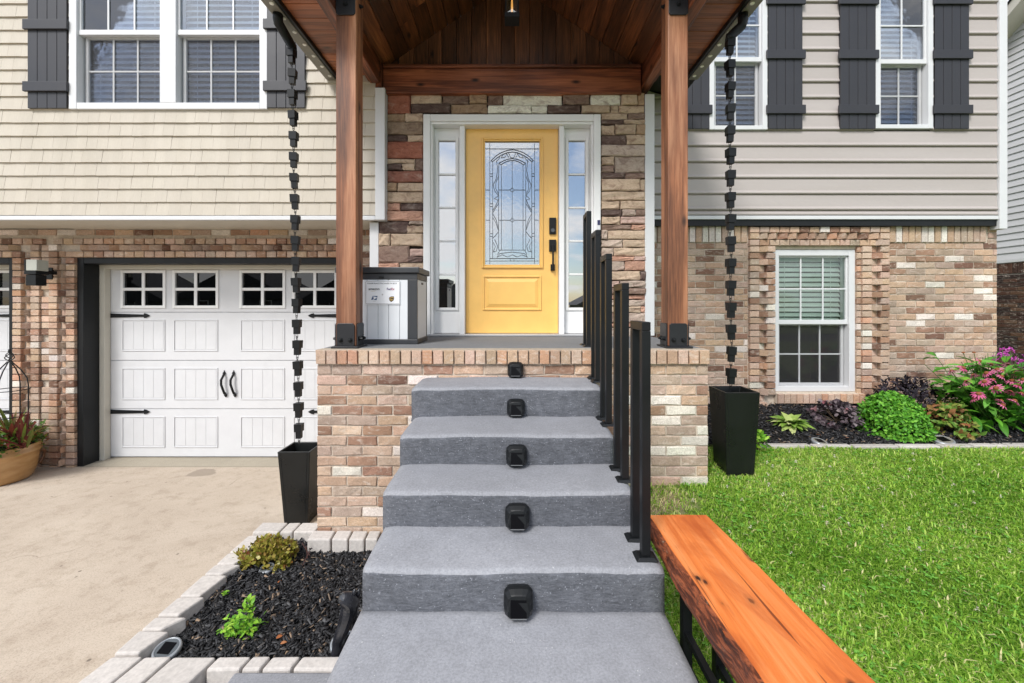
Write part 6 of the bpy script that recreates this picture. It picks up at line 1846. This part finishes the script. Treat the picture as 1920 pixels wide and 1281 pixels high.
for k in range(1):
    MB().tube([(pc_[0] + .295 * math.cos(R(-64 + q * 6)), pc_[1] + .295 * math.sin(R(-64 + q * 6)), pc_[2] + .235) for q in range(5)], .006, 6, taper=[.3, 1, 1, 1, .3]).build('pot_ridge', GLZ.m, pot, smooth=True)
MB().lathe([(0, .301), (.27, .301)], pc_, 24).build('pot_soil', SOIL, pot)
top = pc_[2] + .30
ob = thing('trellis_obelisk', (px(20, 4.05), 4.08, top), 'black wire obelisk trellis with caged finial in the tan pot', 'trellis')
oc = Vector((px(18, 4.08), 4.08, 0))
za, zt_ = pz(700, 4.08), pz(678, 4.08)
for k in range(4):
    a = R(20 + 90 * k)
    rr = 0.135
    e = Vector((math.cos(a) * rr, math.sin(a) * rr, 0))
    MB().tube([oc + e + Vector((0, 0, top - .05)), oc + e + Vector((0, 0, za - .12)), oc + e * .93 + Vector((0, 0, za - .05)), oc + e * .6 + Vector((0, 0, za + .03)), oc + e * .1 + Vector((0, 0, zt_))], .0055, 6).build('wire_leg', BLACKM, ob)
for zr in (pz(731, 4.08), pz(780, 4.08)):
    MB().tube([oc + Vector((.137 * math.cos(t_), .137 * math.sin(t_), zr)) for t_ in np.linspace(0, 2 * math.pi, 25)], .004, 6, False).build('wire_ring', BLACKM, ob)
zf0, zf1 = pz(678, 4.08), pz(660, 4.08)
for k in range(4):
    pts = []
    for q in range(9):
        f_ = q / 8; a = R(90 * k + 160 * f_)
        pts.append(oc + Vector((.034 * math.sin(math.pi * f_) * math.cos(a), .034 * math.sin(math.pi * f_) * math.sin(a), zf0 + (zf1 - zf0) * f_)))
    MB().tube(pts, .004, 5).build('finial_wire', BLACKM, ob)
MB().lathe([(0, -.006), (.014, 0), (.009, .012), (.012, .022), (0, .03)], (oc.x, oc.y, zf1), 10).build('finial_tip', BLACKM, ob, smooth=True)
sp = thing('spike_plant', (px(28, 4.05), 4.06, top), 'burgundy and green spike plant standing in the tan glazed pot', 'plant')
SPK = leaf_mat('spike_leaf', [(0, G(96, 40, 40)), (0.45, G(120, 62, 48)), (0.6, G(96, 108, 44)), (1, G(132, 150, 64))], attr='obj')
sl_m = [leaf_mesh('spike_leaf', SPK, 1, .085, .5, b_, 6) for b_ in (.05, .2, .45)]
for bx_, by_, nn_, hh in ((px(22, 4.05), 4.05, 30, .42), (px(50, 4.05), 4.02, 26, .34)):
    for k in range(nn_):
        d = rdir(35, 88)
        inst('leaf', random.choice(sl_m), aim((bx_ + random.gauss(0, .012), by_ + random.gauss(0, .012), top + .04), d, hh * random.uniform(.6, 1.1), random.uniform(-.3, .3)), sp)
POTG = leaf_mat('pot_leaf', [(0, G(48, 84, 30)), (0.5, G(84, 124, 44)), (0.8, G(130, 150, 60)), (0.9, G(150, 70, 50)), (1, G(170, 90, 60))])
fl = thing('trailing_plant', (pc_[0], pc_[1], top), 'leafy green bedding plants with small blooms filling the tan pot', 'plant')
items = []
for i in range(1500):
    a = random.uniform(0, 6.28); r_ = .32 * math.sqrt(random.random())
    h_ = random.uniform(.0, .20) * (1.1 - r_) + (random.uniform(-.07, .03) if r_ > .26 else 0)
    items.append(aim((pc_[0] + r_ * math.cos(a) * 1.06, pc_[1] + r_ * math.sin(a), top + .02 + h_ * 1.1), rdir(-15, 60), random.uniform(.03, .055), random.uniform(-.6, .6)))
for i in range(14):
    a = random.uniform(-1.0, .35)
    for k in range(16):
        r_ = .26 + .011 * k
        if k < 8 + i % 6: items.append(aim((pc_[0] + r_ * math.cos(a) + random.gauss(0, .015), pc_[1] + r_ * math.sin(a), top + .10 + .01 * k + random.gauss(0, .02) - .001 * k * k), rdir(-10, 60), random.uniform(.025, .045), random.uniform(-.6, .6)))
cloud('foliage', items, leaf_mesh('pot_leaf_shape', POTG, 1, .5, .3, .3, 3), POTG, fl)
for nm, stops, nq, col in (('white_bloom', [(0, G(235, 232, 228)), (1, G(250, 248, 244))], 5, 0), ('pink_bloom', [(0, G(214, 128, 140)), (1, G(232, 170, 170))], 7, 1)):
    bm__ = leaf_mat(nm, stops)
    for q in range(nq):
        a = random.uniform(-2.2, .2); r_ = random.uniform(.18, .31)
        p = Vector((pc_[0] + r_ * math.cos(a), pc_[1] + r_ * math.sin(a), top + random.uniform(.03, .15)))
        cloud('bloom', [aim(p, rdir(0, 80), random.uniform(.016, .026), 0) for _ in range(9)], leaf_mesh(nm, bm__, 1, .8, .2, .2, 2), bm__, fl, None)

# ================================================================== LAWN
GRS = leaf_mat('grass_blade', [(0, G(96, 144, 40)), (0.3, G(142, 188, 62)), (0.65, G(182, 214, 90)), (0.9, G(214, 230, 136)), (1, G(232, 220, 170))], 0.5, 0.3, 0.42)
def grass(n, xr, yr, hmin, hmax, wd, bare=True):
    x = NR.uniform(xr[0], xr[1], n); y = NR.uniform(yr[0], yr[1], n)
    keep = (x > 0.572) & ~((y > Y_PF - 0.01) & (x < PXR + .01)) & ~((x > 1.49) & (x < 1.70) & (y > 2.96) & (y < 3.2)) & ~((y > 3.39) & (x > 1.72)) & ~((y > 3.5) & (x < 1.75))
    # worn soil beside the brick base
    if bare:
        dd = np.hypot((x - 0.85) / .34, (y - 2.70) / .20)
        keep &= (dd > 1) | (NR.random(n) < .35)
    x, y = x[keep], y[keep]; n = len(x)
    z = np.interp(y, [-30, -6, 0, 1.2, 1.67, 2.857, 3.4, 30], [-0.6, -0.35, 0.02, 0.15, 0.235, 0.49, 0.545, 0.56])
    lump = 0.5 + 0.5 * np.sin(x * 5.1 + np.sin(y * 4.3) * 1.7) * np.sin(y * 6.1 + 1.3 * np.sin(x * 3.7))
    h = NR.uniform(hmin, hmax, n) * (0.65 + 0.6 * lump)
    a = NR.uniform(0, 2 * np.pi, n); lean = NR.uniform(0.35, 1.5, n)
    dx_, dy_ = np.cos(a), np.sin(a); w = wd * NR.uniform(.7, 1.3, n)
    pxv, pyv = -dy_ * w / 2, dx_ * w / 2
    V = np.zeros((n, 5, 3), np.float32)
    V[:, 0] = np.stack([x - pxv, y - pyv, z - .005], 1); V[:, 1] = np.stack([x + pxv, y + pyv, z - .005], 1)
    mx_, my_ = x + dx_ * h * lean * .35, y + dy_ * h * lean * .35; mz = z + h * .62
    V[:, 2] = np.stack([mx_ - pxv * .8, my_ - pyv * .8, mz], 1); V[:, 3] = np.stack([mx_ + pxv * .8, my_ + pyv * .8, mz], 1)
    V[:, 4] = np.stack([x + dx_ * h * lean, y + dy_ * h * lean, z + h * (1.0 - .4 * lean) + .002], 1)
    base_ = np.array([0, 1, 3, 2, 2, 3, 4])
    loops = (base_[None] + (np.arange(n) * 5)[:, None]).ravel()
    patch = 0.5 + 0.5 * np.sin(x * 2.3 + 1.1 * np.sin(y * 3.1)) * np.sin(y * 2.9 + x)
    rnd = np.clip(NR.normal(0.42, .27, n) + .42 * (patch - .5), 0, .96)
    rnd[NR.random(n) < .035] = 1.0
    if bare:
        d2 = np.hypot((x - 0.85) / .34, (y - 2.70) / .20)
        rnd[(d2 < 0.6 + .5 * NR.random(n)) & (NR.random(n) < .6)] = 1.0
    return V.reshape(-1, 3), np.tile([4, 3], n), loops, np.repeat(rnd, 5)
parts = [grass(125000, (0.57, 3.2), (0.75, 2.3), .014, .040, .0042), grass(125000, (0.57, 5.2), (2.1, 3.42), .016, .042, .0048), grass(9000, (0.57, 3.2), (0.75, 2.3), .030, .062, .0075, False), grass(9000, (0.57, 5.2), (2.1, 3.42), .030, .060, .0075, False)]
V = np.concatenate([p[0] for p in parts]); F = np.concatenate([p[1] for p in parts]); offs = np.cumsum([0] + [len(p[0]) for p in parts]); Lp = np.concatenate([p[2] + q for p, q in zip(parts, offs)]); A = np.concatenate([p[3] for p in parts])
o = inst('grass', fast_mesh('grass', V, F, Lp, GRS, A)); o['kind'] = 'stuff'; tag(o, 'bright green clover-flecked lawn right of the steps', 'grass')
# clover leaves and flowers in the turf
CLV = leaf_mat('clover_leaf', [(0, G(92, 150, 50)), (1, G(130, 188, 80))])
items = []
for i in range(5200):
    x_, y_ = random.uniform(.6, 4.6), random.uniform(.9, 3.36)
    if (y_ > Y_PF - .03 and x_ < PXR + .03) or (1.46 < x_ < 1.73 and 2.94 < y_ < 3.22) or x_ > .35 + 1.25 * y_: continue
    if math.hypot((x_ - .85) / .34, (y_ - 2.7) / .2) < 1: continue
    a = random.uniform(0, 6.28); z_ = lawn_z(y_) + random.uniform(.014, .032)
    for k in range(3):
        aa = a + k * 2.094
        items.append(aim((x_, y_, z_), (math.cos(aa), math.sin(aa), random.uniform(-.1, .35)), random.uniform(.011, .017), 0))
o = cloud('clover', items, leaf_mesh('clover_leaf', CLV, 1, .85, .2, .15, 2), CLV); tag(o, 'small round clover leaves mixed through the lawn', 'clover')
WHT = leaf_mat('clover_bloom', [(0, G(226, 214, 202)), (1, G(246, 240, 232))])
items = []
for i in range(120):
    x_, y_ = random.uniform(.9, 4.2), random.uniform(1.2, 3.3)
    if x_ < .9 and y_ < 1.9 or x_ > .35 + 1.25 * y_ or (y_ > Y_PF - .05 and x_ < PXR + .4): continue
    p = Vector((x_, y_, lawn_z(y_) + random.uniform(.03, .045))); s_ = random.uniform(.6, 1.1)
    for k in range(18):
        d = rdir(-30, 90)
        items.append(aim(p + d * .004 * s_, d, 0.0115 * s_, 0, (0.3, .2, 1)))
o = cloud('clover_blooms', items, leaf_mesh('clover_petal', WHT, 1, .5, .3, .1, 2), WHT); o.name = 'clover_bloom'; tag(o, 'white clover blooms dotted over the lawn', 'clover')

# ================================================================== NEIGHBOURING HOUSE
XN = 8.2
nb_h = thing('neighbouring_house', (XN + 3, 9, 0.4), 'neighbouring house with white siding over dark brick beyond the right corner', 'house')
NSID = tinted('neighbour_siding', .55, .03, .1, (1, 1, 6), 50)
NZ = pz(492, 7.0)
NB = mortar_mat('neighbour_mortar', (0.42, 0.38, 0.33))
MB().box(XN, XN + 7, 2.5, 14, -0.2, NZ - .001).build('brick_wall', NB, nb_h)
mb = MB()
z = NZ + 0.05; e = 0.108
def nroof(y): return pz(82, 7.10) + (7.10 - y) * 0.72
while z < 6.3:
    ymax = 7.10 + (nroof(7.10) - z) / 0.72
    ymax = min(ymax, 14)
    if ymax > 2.6 and z < nroof(2.6):
        y1_ = min(ymax, 14)
        mb.prism([(XN - .018, z), (XN + .02, z), (XN + .02, z + e), (XN - .003, z + e)], 'y', 2.5, max(2.6, y1_ - .02))
    z += e
o = mb.build('siding_board', NSID, nb_h, color=srgb(208, 208, 210)); o['kind'] = 'stuff'
MB().box(XN - .02, XN + .03, 2.5, 14, NZ, NZ + .05).build('base_trim', WHITE_V, nb_h)
# rake: soffit and fascia following the gable
def rake(name, dz0, dz1, x0_, x1_, mat):
    ya, yb_ = 7.6, 2.5
    MB().hexa([(x0_, ya, nroof(ya) + dz0), (x0_, yb_, nroof(yb_) + dz0), (x1_, yb_, nroof(yb_) + dz0), (x1_, ya, nroof(ya) + dz0)], [(x0_, ya, nroof(ya) + dz1), (x0_, yb_, nroof(yb_) + dz1), (x1_, yb_, nroof(yb_) + dz1), (x1_, ya, nroof(ya) + dz1)]).build(name, mat, nb_h)
rake('soffit', -.01, .012, XN - .32, XN + .1, CREAM)
rake('rake_board', -.015, .16, XN - .345, XN - .321, CREAM)
rake('roof', .0125, .17, XN - .32, XN + 5, GUTTER)
rake('roof_edge', .162, .185, XN - .37, XN - .30, BLACK)
cs = []
vs = []; fs = []; cl_ = []
row = 0; z = NZ - 0.20 - CO / 2
while z > 0.3:
    y = 5.8 - (BL / 2 if row % 2 else 0)
    while y < 8.0:
        b_, fc = rough_block(BL - JT, CO - JT, 0.012, 0, .004, .002, .001)
        M = Matrix.Translation((XN, y + BL / 2, z)) @ Matrix.Rotation(R(-90), 4, 'Z')
        n0 = len(vs); vs += [tuple(M @ Vector(p)) for p in b_]; fs += [tuple(i + n0 for i in f_) for f_ in fc]
        c = random.choice((srgb(62, 44, 40), srgb(80, 54, 44), srgb(48, 38, 38), srgb(96, 70, 54))); cl_ += [(*c, 1)] * len(b_)
        y += BL
    z -= CO; row += 1
y = 5.8
while y < 8.0:
    b_, fc = rough_block(CO - JT, 0.17, 0.012, 0, .004, .002, .001)
    M = Matrix.Translation((XN, y, NZ - .10)) @ Matrix.Rotation(R(-90), 4, 'Z')
    n0 = len(vs); vs += [tuple(M @ Vector(p)) for p in b_]; fs += [tuple(i + n0 for i in f_) for f_ in fc]
    c = random.choice((srgb(62, 44, 40), srgb(80, 54, 44))); cl_ += [(*c, 1)] * len(b_)
    y += CO
me = bpy.data.meshes.new('brick'); me.from_pydata(vs, [], fs); me.materials.append(BRK_J)
a = me.color_attributes.new('tint', 'FLOAT_COLOR', 'POINT'); a.data.foreach_set('color', np.array(cl_, np.float32).ravel()); me.update()
o = inst('brick_course', me, None, nb_h); o['kind'] = 'stuff'

# ================================================================== HOUSES ACROSS THE STREET (mirrored in the glass)
FSID = plain('far_siding', (0.12, 0.12, 0.125), .7); FRF = plain('far_roof', (0.05, 0.05, 0.055), .9)
for k, (hx_, wd_, hh_, lb) in enumerate(((-39, 10.5, 2.5, 'gabled house across the street, mirrored in the leftmost garage door window'), (-27, 11, 2.8, 'gabled house across the street, mirrored in the middle garage door windows'), (-15.5, 10, 2.4, 'gabled house across the street, mirrored in the garage window by the rain chain'), (-4, 9, 1.9, 'low dark roofed house across the street, mirrored in the left sidelight'), (12, 11, 2.2, 'dark roofed house across the street, mirrored in the right sidelight'))):
    h_ = thing('street_house', (hx_, -34, -0.5), lb, 'house', 'houses across the street')
    MB().box(hx_ - wd_ / 2, hx_ + wd_ / 2, -40, -32, -.6, hh_ - .5).build('wall', FSID, h_)
    MB().prism([(hx_ - wd_ / 2 - .5, hh_ - .55), (hx_ + wd_ / 2 + .5, hh_ - .55), (hx_, hh_ + 2.6)], 'y', -40.4, -31.6).build('roof', FRF, h_)
    for q in (-.28, .28):
        w_ = MB().box(hx_ + q * wd_ - .6, hx_ + q * wd_ + .6, -31.99, -31.93, .7, 2.1).build('window', WHITE, h_)
        MB().box(hx_ + q * wd_ - .52, hx_ + q * wd_ + .52, -31.925, -31.92, .78, 2.02).build('pane', GLASS_GAR, w_)

flush_joined()
